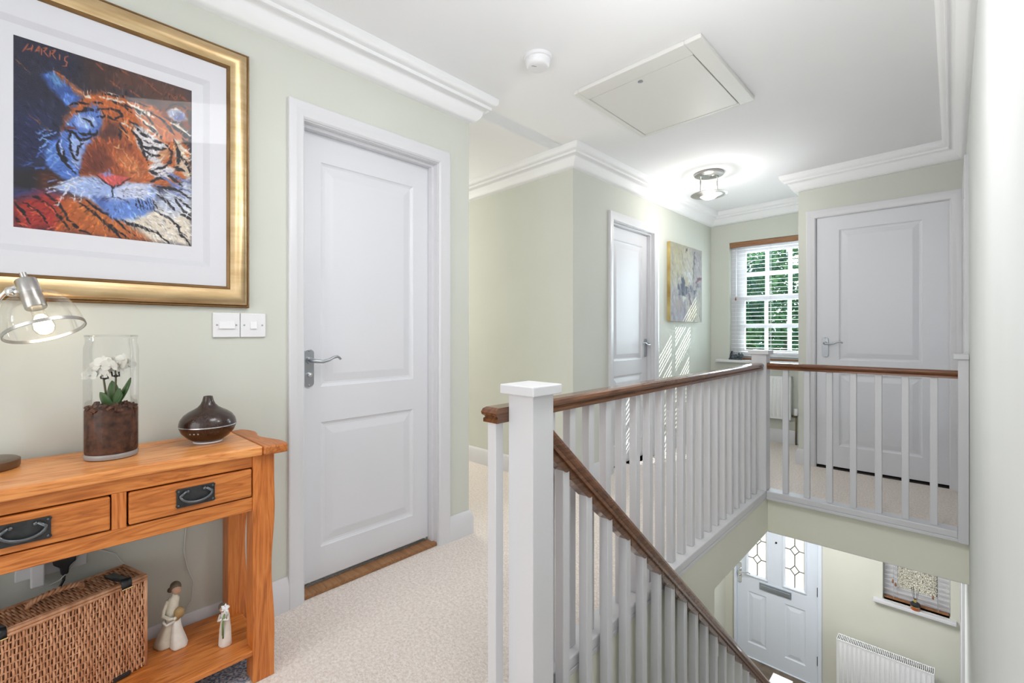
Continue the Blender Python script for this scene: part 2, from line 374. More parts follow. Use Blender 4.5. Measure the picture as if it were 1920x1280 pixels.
# ================================================================== DOORS
PR = [(0,0),(.004,.004),(.012,.0075),(.020,.008),(.052,.0015),(.056,.001)]
def panel_mb(x0, x1, z0, z1, prof=PR, flat=True):
    mb = MB(); vs = []; fs = []
    for (d, y) in prof: vs += [(x0+d,y,z0+d),(x1-d,y,z0+d),(x1-d,y,z1-d),(x0+d,y,z1-d)]
    for k in range(len(prof)-1):
        for i in range(4):
            j = (i+1) % 4; fs.append((k*4+i, k*4+j, k*4+4+j, k*4+4+i))
    if flat: n = (len(prof)-1)*4; fs.append((n, n+1, n+2, n+3))
    return mb.add(vs, fs)
def leaf_mb(w, z0, z1, t, holes, through=()):
    xs = sorted({0, w, *[h[0] for h in holes], *[h[1] for h in holes]}); zs = sorted({z0, z1, *[h[2] for h in holes], *[h[3] for h in holes]})
    mb = MB()
    for a in range(len(xs)-1):
        for b in range(len(zs)-1):
            cx = (xs[a]+xs[a+1])/2; cz = (zs[b]+zs[b+1])/2
            hh = [h for h in holes if h[0] < cx < h[1] and h[2] < cz < h[3]]
            if not hh: mb.add([(xs[a],0,zs[b]),(xs[a+1],0,zs[b]),(xs[a+1],0,zs[b+1]),(xs[a],0,zs[b+1])], [(0,1,2,3)])
            if not (hh and hh[0] in through): mb.add([(xs[a],t,zs[b]),(xs[a+1],t,zs[b]),(xs[a+1],t,zs[b+1]),(xs[a],t,zs[b+1])], [(3,2,1,0)])
    mb.add([(0,0,z0),(w,0,z0),(w,0,z1),(0,0,z1),(0,t,z0),(w,t,z0),(w,t,z1),(0,t,z1)], [(0,4,5,1),(1,5,6,2),(2,6,7,3),(3,7,4,0)])
    for h in through:
        a, b, c, d = h
        mb.add([(a,0,c),(b,0,c),(b,0,d),(a,0,d),(a,t,c),(b,t,c),(b,t,d),(a,t,d)], [(0,1,5,4),(1,2,6,5),(2,3,7,6),(3,0,4,7)])
    return mb
AP = [(0,0),(0,.016),(.004,.0185),(.026,.0185),(.034,.016),(.048,.012),(.056,.012),(.060,.009),(.064,.004),(.064,0)]
def architrave(x0, x1, zt, wsc=1.0, z0=0.0):
    mb = MB().sweep([(p*wsc, h) for p, h in AP], [(x0, z0), (x0, zt), (x1, zt), (x1, z0)])
    mb.v = [(x, -z, y) for (x, y, z) in mb.v]; mb.f = [f[::-1] for f in mb.f]; return mb
def lever_set(parent, x, z, ydoor, dirx=1, plate=(.042, .168), turn=True, m=M_steel, outw=.045):
    pw, ph = plate; k = 8
    outl = []
    for s, c in ((1, z+ph/2-pw/2), (-1, z-ph/2+pw/2)):
        for i in range(k+1):
            a = (0 if s > 0 else PI) + PI*i/k; outl.append((x + pw/2*math.cos(a), c + pw/2*math.sin(a)*.75))
    pl = MB().prism(outl, lambda a, b, d: (a, d, b), ydoor-.008, ydoor).build('handle_plate', m, parent, bev=.0015)
    lz = z + .033
    pts = [(x, ydoor-.006, lz), (x, ydoor-outw, lz), (x+dirx*.012, ydoor-outw-.008, lz-.003), (x+dirx*.04, ydoor-outw-.008, lz-.006), (x+dirx*.065, ydoor-outw-.007, lz+.000), (x+dirx*.085, ydoor-outw-.006, lz+.010), (x+dirx*.102, ydoor-outw-.005, lz+.013), (x+dirx*.112, ydoor-outw-.003, lz+.008), (x+dirx*.118, ydoor-outw-.002, lz+.001)]
    MB().tube(pts, [.009,.009,.008,.007,.0062,.006,.0058,.0055,.005], 10).build('lever', m, pl, smooth=True)
    MB().lathe([(0,0),(.0135,0),(.0135,.012),(.011,.014),(0,.014)], 16, M=Matrix.Translation((x, ydoor-.006, lz)) @ Matrix.Rotation(PI/2, 4, 'X')).build('rose', m, pl, smooth=35)
    for sz in (z+ph/2-.012, z-ph/2+.012):
        MB().sphere((x, ydoor-.0085, sz), (.0042,.0018,.0042), 10, 6).build('screw', M_nickel, pl, smooth=True)
    if turn:
        MB().lathe([(0,0),(.010,0),(.010,.010),(.0085,.014),(0,.016)], 14, M=Matrix.Translation((x, ydoor-.007, z-.028)) @ Matrix.Rotation(PI/2, 4, 'X')).build('thumb_turn', M_chrome, pl, smooth=35)
    return pl
def interior_door(name, loc, rz, w, zt, arch, recess, leaf_z, panels, handle=None, hside=1, hinges=None, threshold=None, turn=False):
    d = SE(name, loc, rz); ax0, ax1, azt = arch
    S('architrave', architrave(ax0, ax1, azt), M_gloss, d, smooth=25)
    t = .012
    S('lining', MB().box(-t, 0, .001, .10, 0, zt).box(w, w+t, .001, .10, 0, zt).box(-t, w+t, .001, .10, zt, zt+t), M_gloss, d)
    g = .003
    if recess > .03:
        S('door_stop', MB().box(0, .012, recess-.034, recess-.002, 0, zt).box(w-.012, w, recess-.034, recess-.002, 0, zt).box(.012, w-.012, recess-.034, recess-.002, zt-.012, zt), M_gloss, d)
    hs = [(a-g, b-g, c, e) for a, b, c, e in panels]
    lf = leaf_mb(w-2*g, leaf_z, zt-.004, .038, hs).build('door_leaf', M_door, d); lf.location = (g, recess, 0)
    for h in hs: panel_mb(*h).build('panel', M_door, lf)
    if handle: lever_set(lf, handle[0], handle[1], 0, hside, turn=turn)
    if hinges:
        for hz in hinges:
            MB().lathe([(0,0),(.006,0),(.006,.026),(.0052,.027),(.0052,.029),(.006,.030),(.006,.056),(.0052,.057),(.0052,.059),(.006,.060),(.006,.086),(0,.086)], 10, c=(w-.001, recess-.006, hz-.043)).build('hinge', M_steel, d)
    if threshold: S('threshold', box(0, w, .004, threshold, .0, .018), M_thresh, d, bev=.004)
    return d
# door 1 (left wall): local x from opening edge
interior_door('door_1', (L, .797, 0), PI/2, .666, 1.926, (-.066, .735, 1.994), .066, .032,
              [(.097, .565, .845, 1.80), (.097, .565, .165, .695)], handle=(.041, .928), threshold=.066, turn=True)
interior_door('door_2', (L, 3.138, 0), PI/2, .674, 1.926, (-.066, .740, 1.994), .060, .012,
              [(.097, .575, .842, 1.81), (.097, .575, .165, .725)], handle=(.625, .938), hside=-1)
interior_door('door_3', (-.792, YD, 0), 0, .788, 1.985, (-.066, .842, 2.045), .004, .024,
              [(.150, .640, .857, 1.872), (.150, .640, .188, .753)], handle=(.058, .955), hinges=(.294, 1.042, 1.787))
S('trim_3', box(-.792, -.004, YD+.006, YD+.1, 0, .012), M_dark)
interior_door('door_4', (RW, 4.318, 0), -PI/2, .79, 1.96, (-.066, .858, 2.020), .05, .012, [(.12, .66, .85, 1.84), (.12, .66, .16, .72)])
# ---- downstairs doorway beside the window (right wall)
interior_door('door_6', (RW, 5.36, ZG), -PI/2, .76, 1.99, (-.066, .826, 2.056), .05, .012, [(.12, .64, .85, 1.84), (.12, .64, .16, .72)])

# ---- front door
fd = SE('door_5', (-1.785, YE, 0))
fw = .805
S('door_frame', MB().box(-.013, .012, -.03, .15, ZG, -.50).box(fw-.012, fw+.022, -.03, .15, ZG, -.50).box(-.013, fw+.022, -.03, .15, -.545, -.50).box(-.013, fw+.022, -.01, .15, ZG, ZG+.012), M_front, fd, bev=.004)
holes = [(a-.015, b-.015, c, e) for a, b, c, e in [(.125, .312, -1.612, -.70), (.489, .672, -1.612, -.70), (.125, .312, -2.375, -1.805), (.489, .682, -2.375, -1.805)]]
lf = leaf_mb(fw-.03, ZG+.014, -.55, .044, holes, through=holes[:2]).build('door_leaf', M_front, fd); lf.location = (.015, 0, 0)
for h in holes[2:]: panel_mb(*h).build('panel', M_front, lf)
for h in holes[:2]:
    a, b, c, e = h
    panel_mb(a-.022, b+.022, c-.022, e+.022, [(0,0),(.004,-.012),(.014,-.012),(.024,.004),(.026,.02)], flat=False).build('glazing_bead', M_front, lf)
    box(a, b, .020, .026, c, e).build('glass_pane', M_frost, lf)
    ld = MB(); cx = (a+b)/2 ; yy = .017
    def seg(p, q): ld.tube([(p[0], yy, p[1]), (q[0], yy, q[1])], .0044, 6)
    cz = [-1.43 + .21*i for i in range(4)]; prev = c
    for z in cz:
        hw, hh = .041, .05
        seg((cx, prev), (cx, z-hh)); prev = z+hh
        seg((cx-hw, z), (cx, z-hh)); seg((cx, z-hh), (cx+hw, z)); seg((cx+hw, z), (cx, z+hh)); seg((cx, z+hh), (cx-hw, z))
        seg((a, z), (cx-hw, z)); seg((cx+hw, z), (b, z))
    seg((cx, prev), (cx, e))
    ld.build('lead_came', M_lead, lf)
lever_set(lf, .030, -1.625, 0, 1, plate=(.036, .24), m=M_chrome, turn=True)
lb = box(.232, .540, -.012, 0, -1.738, -1.664).build('letter_plate', M_satin, lf, bev=.003)
box(.246, .526, -.018, -.012, -1.722, -1.684).build('letter_flap', M_satin, lb, bev=.003)
MB().lathe([(0,0),(.010,0),(.010,.006),(.006,.008),(0,.008)], 12, M=Matrix.Translation((.395, -.001, -1.185)) @ Matrix.Rotation(PI/2, 4, 'X')).build('door_viewer', M_dark, lf)
for hz in (-1.57, -2.27):
    MB().lathe([(0,0),(.008,0),(.008,.09),(0,.09)], 10, c=(fw-.014, -.008, hz-.045)).build('hinge', M_black, fd)

# ================================================================== WINDOWS
w1 = SE('window_1', (0, 0, 0))
y0, y1 = 5.205, 5.255
zb, zt = .86, 1.985
S('window_board', MB().box(-1.815, XC-.0, 5.045, YW, .762, .79).box(WN[0], WN[1], YW, 5.215, .762, .79), M_gloss, w1, bev=.006)
S('window_frame', MB().box(WN[0], -1.655, 5.195, 5.262, .79, 2.005).box(-.95, WN[1], 5.195, 5.262, .79, 2.005).box(WN[0], WN[1], 5.195, 5.262, 1.965, 2.005).box(WN[0], WN[1], 5.195, 5.262, .79, .845), M_gloss, w1, bev=.003)
cols = [(-1.568, -1.386), (-1.356, -1.180), (-1.148, -.985)]
def sash(name, z0, z1, glass_rows, ya, yb, top, bot):
    o = MB(); x0, x1 = -1.655, -.95
    o.box(x0, cols[0][0], ya, yb, z0, z1).box(cols[-1][1], x1, ya, yb, z0, z1).box(cols[0][0], cols[-1][1], ya, yb, z1-top, z1).box(cols[0][0], cols[-1][1], ya, yb, z0, z0+bot)
    f = S(name, o, M_gloss, w1, bev=.003)
    for i in range(2): S('glazing_bar', box(cols[i][1], cols[i+1][0], ya, yb, z0+bot, z1-top), M_gloss, f)
    for i in range(len(glass_rows)-1): S('glazing_bar', box(cols[0][0], cols[-1][1], ya+.001, yb-.001, glass_rows[i][1], glass_rows[i+1][0]), M_gloss, f)
    for (za, zb_) in glass_rows:
        for (xa, xb) in cols: S('pane', box(xa, xb, (ya+yb)/2-.002, (ya+yb)/2+.002, za, zb_), M_glass, f)
sash('upper_sash', 1.395, 1.965, [(1.448, 1.655), (1.692, 1.905)], 5.232, 5.256, .06, .053)
sash('lower_sash', .845, 1.450, [(.892, 1.120), (1.158, 1.394)], 5.204, 5.228, .056, .047)

w2 = SE('window_2', (0, 0, 0))
S('window_board', MB().box(-.545, .03, YE-.055, YE, -1.462, -1.43).box(GW[0], GW[1], YE, YE+.11, -1.462, -1.43), M_gloss, w2, bev=.006)
S('window_frame', MB().box(GW[0], -.375, YE+.10, YE+.15, GW[2], GW[3]).box(-.095, GW[1], YE+.10, YE+.15, GW[2], GW[3]).box(-.375, -.095, YE+.10, YE+.15, GW[2], -1.335).box(-.375, -.095, YE+.10, YE+.15, -.50, GW[3]), M_gloss, w2, bev=.004)
S('patterned_pane', box(-.375, -.095, YE+.122, YE+.128, -1.335, -.50), M_pattern, w2)

# ================================================================== BALUSTRADES
HP = [(-.022,0),(.022,0),(.029,-.005),(.0325,-.014),(.031,-.021),(.026,-.025),(.024,-.028),(.028,-.032),(.028,-.042),(-.028,-.042),(-.028,-.032),(-.024,-.028),(-.026,-.025),(-.031,-.021),(-.0325,-.014),(-.029,-.005)]
ZR = .87
def baluster(parent, x, y, z0, z1, s=.032):
    return box(x-s/2, x+s/2, y-s/2, y+s/2, z0, z1).build('baluster', M_gloss, parent, bev=.002, seg=1)
def newel(parent, cx, cy, z0, z1, s=.09, cap=.124, x0=None, x1=None, capx=None):
    xa, xb = (cx-s/2, cx+s/2) if x0 is None else (x0, x1)
    n = box(xa, xb, cy-s/2, cy+s/2, z0, z1-.027).build('newel_post', M_gloss, parent, bev=.002, seg=1)
    ca, cb = (cx-cap/2, cx+cap/2) if capx is None else capx
    box(ca, cb, cy-cap/2, cy+cap/2, z1-.027, z1).build('newel_cap', M_gloss, n, bev=.003, seg=2)
    return n
bal = thing('landing_balustrade', 'long white balustrade with dark wooden handrail along the left side of the stairwell', 'balustrade', (-.933, .90, 0))
def rel(o, root):                      # keep world placement under an unrotated root
    o.location = Vector(o.location) - Vector(root.location); return o
XL = -.933
h = MB().sweep(HP, [(-.9055, .932), (XL, .932), (XL, 3.376)], zfn=lambda x, y: ZR)
rel(h.build('handrail', M_rail_y, bal, smooth=30), bal)
ys = [.925] + [1.145 + .1108*i for i in range(20)]
for y in ys: rel(baluster(bal, XL-.0, y+.016 if y > 1 else y, .036, ZR-.040), bal)
rel(newel(bal, XL, 3.42, -.02, .957), bal)
rel(MB().box(-.978, -.888, 1.04, 3.375, .0, .036).box(-.905, -.888, 1.04, 3.46, -.02, .0).build('base_rail', M_gloss, bal, bev=.004), bal)

bb = thing('landing_balustrade', 'short white balustrade with dark wooden handrail across the far end of the stairwell', 'balustrade', (-.40, 3.42, 0))
YB = 3.42
h = MB().sweep(HP, [(-.887, YB), (.022, YB)], zfn=lambda x, y: ZR+.004)
rel(h.build('handrail', M_rail_x, bb, smooth=30), bb)
for i in range(7): rel(baluster(bb, -.784 + .1186*i, YB, .036, ZR-.036), bb)
rel(newel(bb, 0, YB, -.022, .962, s=.096, x0=.022, x1=RW-.001, capx=(.004, RW-.001)), bb)
rel(MB().box(-.887, .022, 3.375, 3.465, .0, .036).box(-.887, RW-.001, 3.375, 3.428, -.02, .0).build('base_rail', M_gloss, bb, bev=.004), bb)

sb = thing('stair_balustrade', 'white stair balustrade with sloping dark wooden handrail and big square newel post in front', 'balustrade', (-.861, .994, 0))
XS = -.861
rel(newel(sb, XS, .994, -.25, .934), sb)
rel(newel(sb, XS, 3.62, ZG, -1.332), sb)
zr = lambda y: .768 - .875*(y - 1.10)
vsl = 1.329                              # vertical stretch of a square section laid on the slope
mb = MB(); vs = []; m_ = len(HP)
for y in (1.038, 3.577):
    vs += [(XS + p, y, zr(y) + q*vsl) for p, q in HP]
mb.add(vs, [(i, (i+1) % m_, m_+(i+1) % m_, m_+i) for i in range(m_)] + [tuple(range(m_))[::-1], tuple(range(m_, 2*m_))])
M_rail_s = wood('mahogany_sloping_rail', (.065,.024,.010), (.15,.056,.021), (.22,.085,.034), 'Y', .2, coat=.3)
rel(mb.build('handrail', M_rail_s, sb, smooth=30), sb)
yb0 = 1.139
sy = [yb0 + .1235*i for i in range(20) if yb0 + .1235*i < 3.55]
for y in sy:
    zt_ = zr(y) - .042*vsl; zb_ = -.092 + sl*(y-1.04) - .01; s_ = .016
    mb = MB().add([(XS-s_,y-s_,zb_),(XS+s_,y-s_,zb_),(XS+s_,y+s_,zb_),(XS-s_,y+s_,zb_),
                   (XS-s_,y-s_,zt_+.014),(XS+s_,y-s_,zt_+.014),(XS+s_,y+s_,zt_-.014),(XS-s_,y+s_,zt_-.014)],
                  [(0,3,2,1),(4,5,6,7),(0,1,5,4),(1,2,6,5),(2,3,7,6),(3,0,4,7)])
    rel(mb.build('baluster', M_gloss, sb, bev=.002, seg=1), sb)
ed = [1.022] + sy + [3.56]
top = lambda y: zr(y) - .040*vsl
for i in range(len(ed)-1):
    a = ed[i] + .016; b = ed[i+1] - .016; c = ed[i+1] + .0165
    poly = [(a, top(a)), (c, top(c)), (c, top(c)-.003)]
    for k in range(7):
        t = 1 - k/6; poly.append((b + (c-b)*t*.98, top(b + (c-b)*t*.98) - .003 - .027*math.cos(t*PI/2)**.8))
    poly += [((a+b)/2, top((a+b)/2) - .033), (a+.004, top(a+.004) - .033), (a, top(a) - .028)]
    rel(MB().prism(poly, yz, XS-.0185, XS+.0185).build('fillet', M_rail_s, sb), sb)

# ================================================================== CONSOLE TABLE
T = thing('console_table', 'orange oak console table with two drawers and wavy edges against the left wall', 'table', (-1.72, .15, 0))
tx, ty = T.location.x, T.location.y
def tb(mb, name, m, parent=None, **kw):
    mb.v = [(x-tx, y-ty, z) for x, y, z in mb.v] if parent is None else mb.v
    return mb.build(name, m, parent or T, **kw)
YT0, YT1 = -.245, .603                  # ends of the top
def wob(t, a, ph): return a*math.sin(t*9.0 + ph) + a*.6*math.sin(t*21 + ph*2)
# breadboard frame of the top: front board, back board, end boards, centre panel
def board(name, poly, m, z0=.700, z1=.728, bev=.006):
    return tb(MB().prism(poly, lambda a, b, d: (a, b, d), z0, z1), name, m, bev=bev, seg=3)
n = 26; fr = []
for i in range(n+1):
    y = (YT0+.078) + (YT1-.156-YT0)*i/n; e = 0.0
    fr.append((-1.537 + .012*math.sin((y-.52)*6.6) - .006, y))
board('front_board', fr + [(-1.612, YT1-.078), (-1.612, YT0+.078)], M_oak_top)
board('back_board', [(-1.815, YT0+.078), (-1.815, YT1-.078), (-1.872, YT1-.078), (-1.872, YT0+.078)], M_oak_top)
board('centre_panel', [(-1.6135, YT0+.0795), (-1.6135, YT1-.0795), (-1.8135, YT1-.0795), (-1.8135, YT0+.0795)], M_oak_top, z1=.7265, bev=.001)
for sgn, ye, yi in ((1, YT1, YT1-.0775), (-1, YT0, YT0+.0775)):
    pe = []
    for i in range(15):
        t = i/14; x = -1.534 + (-1.872+1.534)*t
        pe.append((x, ye + sgn*(-.012*math.sin(t*PI)**2 + .010*math.sin(t*2*PI*1.3+.3) - .010 - (.035*max(0, t-.75)/.25 if t > .75 else 0))))
    board('end_board', pe + [(-1.872, yi), (-1.534, yi)], M_oak_x)
LX = [(-1.622, -1.560), (-1.868, -1.806)]; LY = [(.502, .564), (-.206, -.144)]
for li, (xa, xb) in enumerate(LX):
    for lj, (ya, yb) in enumerate(LY):
        mb = MB(); vs = []; fs = []; k = 16
        for i in range(k+1):
            z = .70*i/k; wv = .008*math.sin(z*11+1.0)*max(0, math.sin(PI*min(1, (z-.1)/.5))) if z > .1 else 0
            o = wv if lj == 0 else -wv
            a, b = (ya, yb+o) if lj == 0 else (ya+o, yb)
            vs += [(xa-tx, a-ty, z), (xb-tx, a-ty, z), (xb-tx, b-ty, z), (xa-tx, b-ty, z)]
        for i in range(k):
            for q in range(4): fs.append((i*4+q, i*4+(q+1) % 4, i*4+4+(q+1) % 4, i*4+4+q))
        fs += [(3,2,1,0), tuple(k*4+q for q in range(4))]
        mb.add(vs, fs).build('leg', M_oak_z, T, bev=.003)
xf = -1.566
tb(box(-1.59, xf, -.144, .502, .664, .70), 'upper_rail', M_oak_y, bev=.002)
tb(box(-1.59, xf, -.144, .502, .530, .572), 'lower_rail', M_oak_y, bev=.002)
tb(box(-1.59, xf-.0, .171, .201, .572, .664), 'drawer_divider', M_oak_z, bev=.001)
tb(box(-1.86, -1.845, -.144, .502, .530, .70), 'back_apron', M_oak_y)
for ya, yb in ((.512, .552), (-.196, -.156)): tb(box(-1.806, -1.622, ya, yb, .535, .70), 'side_apron', M_oak_x)
tb(box(-1.86, -1.59, -.144, .502, .522, .530), 'drawer_floor', M_dark)
for ya, yb in ((.205, .499), (-.141, .168)):
    d = tb(box(-1.80, -1.592, ya+.004, yb-.004, .578, .655), 'drawer', M_oak_y)
    f = tb(box(-1.592, -1.561, ya, yb, .576, .660), 'drawer_front', M_oak_y, bev=.004, seg=2); f.parent = d
    yc = (ya+yb)/2 + .001; pl = MB()
    pts = [(-.048,-.022),(-.044,-.026),(.044,-.026),(.048,-.022),(.046,-.016),(.046,.016),(.048,.022),(.044,.026),(-.044,.026),(-.048,.022),(-.046,.016),(-.046,-.016)]
    pl.prism([(a + yc - ty, b + .618) for a, b in pts], lambda a, b, q: (q, a, b), -1.561-tx, -1.5565-tx)
    o = pl.build('handle_plate', M_iron, d, bev=.001)
    rg = [(-1.553-tx if 2 < i < 18 else -1.556-tx, yc-ty + .038*math.cos(a)*(1.0 if i not in (0, 20) else .62), .622 + .024*math.sin(a)*.95 + (.012 if i in (0, 20) else .004))
          for i, a in enumerate([PI*.97 + (PI*1.06)*k/20 for k in range(21)])]
    rg = [(x-(-.004), y, z) for x, y, z in rg]
    bl = MB().tube(rg, .0038, 8)
    for sgn in (-1, 1): bl.sphere((-1.554-tx, yc-ty+sgn*.020, .634), .005, 10, 8)
    for a in (-.041, .041):
        for b in (-.019, .019): bl.sphere((-1.5565-tx, yc-ty+a, .618+b), (.002,.003,.003), 8, 6)
    bl.build('bail_pull', mat('worn_iron', (.13,.14,.15), .35, .8), d, smooth=True)
tb(box(-1.860, -1.565, -.206+.02, .564-.02, .084, .102), 'shelf', M_oak_y, bev=.004)

# ---- blue-grey mat under the table
mm = box(-1.868, -1.585, -.35, .535, 0.0, .006).build('floor_mat', M_rug, None, bev=.002)
tag(mm, 'blue grey woven mat on the carpet underneath the oak console table', 'mat')

# ================================================================== TABLE LAMP
M_lampbase = mat('bronze_lamp_base', (.20,.15,.11), .35, .7)
lx, ly = -1.80, -.055
TL = thing('table_lamp', 'lit table lamp with glass dome shade and chrome arm on the console table', 'lamp', (lx, ly, .728))
MB().lathe([(0,0),(.066,0),(.068,.004),(.068,.020),(.062,.024),(.05,.026),(.012,.028),(0,.028)], 40).build('base', M_lampbase, TL, smooth=35)
MB().tube([(0,0,.026), (0,0,.30), (0,.0,.37)], .008, 12).build('stem', M_nickel, TL, smooth=True)
# everything below is about the tilted head; head axis runs from socket top to rim centre
top = Vector((-1.755, .020, 1.216)); rim = Vector((-1.705, .058, 1.076)); ax = (rim-top).normalized()
HM = Matrix.Translation(top - Vector((lx, ly, .728))) @ ax.to_track_quat('Z', 'Y').to_matrix().to_4x4()
arm = [(0,0,.365), (.0,.005,.385), (.015,.018,.405), (.02,.030,.43)]
MB().tube([(0,0,.36),(0,.004,.40),(top.x-lx-.02, top.y-ly-.03, 1.19-.728),(top.x-lx-.008, top.y-ly-.012, 1.195-.728)], .006, 10).build('arm', M_chrome, TL, smooth=True)
MB().sphere((top.x-lx-.016, top.y-ly-.025, 1.183-.728), .012).build('knuckle', M_chrome, TL, smooth=True)
MB().sphere((0, .004, .39), .013).build('knuckle', M_chrome, TL, smooth=True)
MB().tube([(top.x-lx-.03, top.y-ly-.025, 1.183-.728), (top.x-lx+.0, top.y-ly-.012, 1.183-.728)], .006, 10).build('thumb_screw', M_chrome, TL, smooth=True)
sk = MB().lathe([(0,-.018),(.007,-.018),(.007,0),(.020,.001),(.022,.004),(.022,.080),(.020,.083),(0,.083)], 32, M=HM).build('socket', M_nickel, TL, smooth=35)
dm = []; Rr = .080; z0_ = .044; H_ = .100
for i in range(15):
    a = PI/2*i/14; r = .023 + (Rr-.023)*math.sin(a)**.85; z = z0_ + H_*(1-math.cos(a)); dm.append((r, z))
sh = MB().lathe(dm, 48, M=HM).build('glass_shade', M_shadeglass, TL, smooth=True)
MB().lathe([(Rr-.0015, z0_+H_-.004),(Rr+.0015, z0_+H_-.004),(Rr+.0015, z0_+H_+.004),(Rr-.0015, z0_+H_+.004)], 48, M=HM, close=True).build('shade_rim', M_nickel, sh, smooth=35)
bp_ = [(0,.158),(.010,.156),(.019,.147),(.0225,.135),(.021,.122),(.015,.106),(.0135,.095),(.0135,.080)]
MB().lathe(bp_[::-1], 24, M=HM).build('bulb_glass', M_shadeglass, TL, smooth=True)
MB().lathe([(0,.154),(.012,.151),(.0195,.137),(.017,.118),(.009,.103),(0,.100)][::-1], 16, M=HM).build('filament', M_bulb, TL, smooth=True)
pl_ = lamp('table_lamp_light', 'POINT', tuple(top + ax*.13), .42, (1.0, .70, .38), size=.018)

# ================================================================== GLASS JAR + ORCHID
jx, jy = -1.738, .190
J = thing('glass_jar', 'tall clear glass jar holding the white orchid on the console table', 'jar', (jx, jy, .728))
jp = [(0,.0),(.056,.0),(.060,.004),(.061,.015),(.0605,.302),(.0592,.312),(.0568,.319),(.0560,.327),(.0575,.336),(.0590,.3405)]
MB().lathe(jp, 56).build('jar_wall', M_jarglass, J, smooth=40)
MB().lathe([(.0552,.3385),(.0590,.3385),(.0590,.3425),(.0552,.3425)], 56, close=True).build('jar_lip', M_jarglass, J, smooth=True)
M_base = mat('thick_glass_base', (.42,.42,.43), .1)
MB().lathe([(0,.001),(.0585,.001),(.0600,.005),(.0600,.011),(.0585,.014),(0,.014)], 56).build('jar_foot', M_base, J, smooth=35)
O = thing('potted_orchid', 'white flowering orchid planted in bark inside the clear glass jar', 'plant', (jx, jy, .7425))
M_bark = noisy('bark_chips', (.028,.011,.006), (.15,.06,.032), 55, .75, .9, bscale=70, bdist=.006)
bk = MB().lathe([(0,0),(.0575,0),(.0588,.004),(.0588,.118),(.056,.124),(.03,.126),(0,.124)], 40)
rnd = random.Random(3)
for i in range(150):
    a = rnd.random()*2*PI; r = .054*math.sqrt(rnd.random()); z = .118 + rnd.random()*.010; s = .006+.007*rnd.random()
    Mx = Matrix.Translation((r*math.cos(a), r*math.sin(a), z)) @ Matrix.Rotation(rnd.random()*3, 4, (rnd.random()-.5, rnd.random()-.5, rnd.random()-.5))
    c = box(-s, s, -s*.5, s*.5, -s*.3, s*.3).xf(Mx); bk.add(c.v, c.f)
o = bk.build('bark', M_bark, O); o['kind'] = 'stuff'
M_leaf = noisy('orchid_leaf', (.03,.085,.02), (.07,.14,.04), 14, .38, 0)
M_leafd = M_leaf
M_stem = noisy('orchid_stem', (.05,.04,.015), (.09,.09,.03), 40, .5)
M_petal = mat('white_petal', (.72,.70,.645), .55); M_petal.node_tree.nodes['Principled BSDF'].inputs['Subsurface Weight'].default_value = .1
U = Vector((math.cos(R(43.23)), math.sin(R(43.23)), 0)); F_ = Vector((-math.sin(R(43.23)), math.cos(R(43.23)), 0)); UP = Vector((0,0,1))
def orchid_leaf(u1, z1, width, mix, depth=0.0, curl=.0):
    # the leaf grows from the bark towards U*u1 + UP*z1; mix turns its blade away from the (U, UP) plane
    vs = []; fs = []; n_ = 10; e = Vector((u1, z1)).normalized(); pr = Vector((-e.y, e.x))
    side = (U*pr.x + UP*pr.y)*math.cos(mix) + F_*math.sin(mix)
    for i in range(n_+1):
        t = i/n_; c = U*(u1*t + curl*t*(1-t)) + F_*(depth*t) + UP*(.118 + z1*t)
        wd = width*.5*math.sin(PI*min(1, (t*.90+.10)))**.6
        for q in (-1, -.5, 0, .5, 1): vs.append(tuple(c + side*(wd*q) + F_*(abs(q)*wd*.3)))
    for i in range(n_):
        for q in range(4): fs.append((i*5+q, i*5+q+1, i*5+5+q+1, i*5+5+q))
    o = MB().add(vs, fs).build('leaf', M_leaf, O, smooth=True); s = o.modifiers.new('solid', 'SOLIDIFY'); s.thickness = .0022; return o
orchid_leaf(-.021, .050, .036, .3, -.012, -.016)
orchid_leaf(-.006, .080, .044, .2, .010, -.004)
orchid_leaf(.034, .060, .038, .35, -.010, -.010)
orchid_leaf(.046, .088, .027, .5, .012, .012)
orchid_leaf(.050, .046, .014, .6, -.02, .012)
stems = []
for off, hgt in ((-.020, .205), (.012, .212)):
    p = [tuple(U*(off*.5) + UP*.115), tuple(U*(off*.8) + UP*.16), tuple(U*(off-.002 if off < 0 else off) + UP*.20), tuple(U*(off-.004 if off < 0 else off) + UP*(hgt+.02)), tuple(U*(off + (-.012 if off < 0 else .016)) + UP*(hgt+.055))]
    MB().tube(p, [.0026,.0026,.0024,.0022,.0015], 8).build('stem', M_stem, O, smooth=True)
    c = U*off + UP*hgt
    MB().tube([tuple(c - U*.012 + UP*.012), tuple(c - U*.010), tuple(c + U*.010), tuple(c + U*.009 + UP*.012)], .0022, 8).sphere(tuple(c), (.006,.006,.004), 10, 6).build('stem_clip', M_black, O, smooth=True)
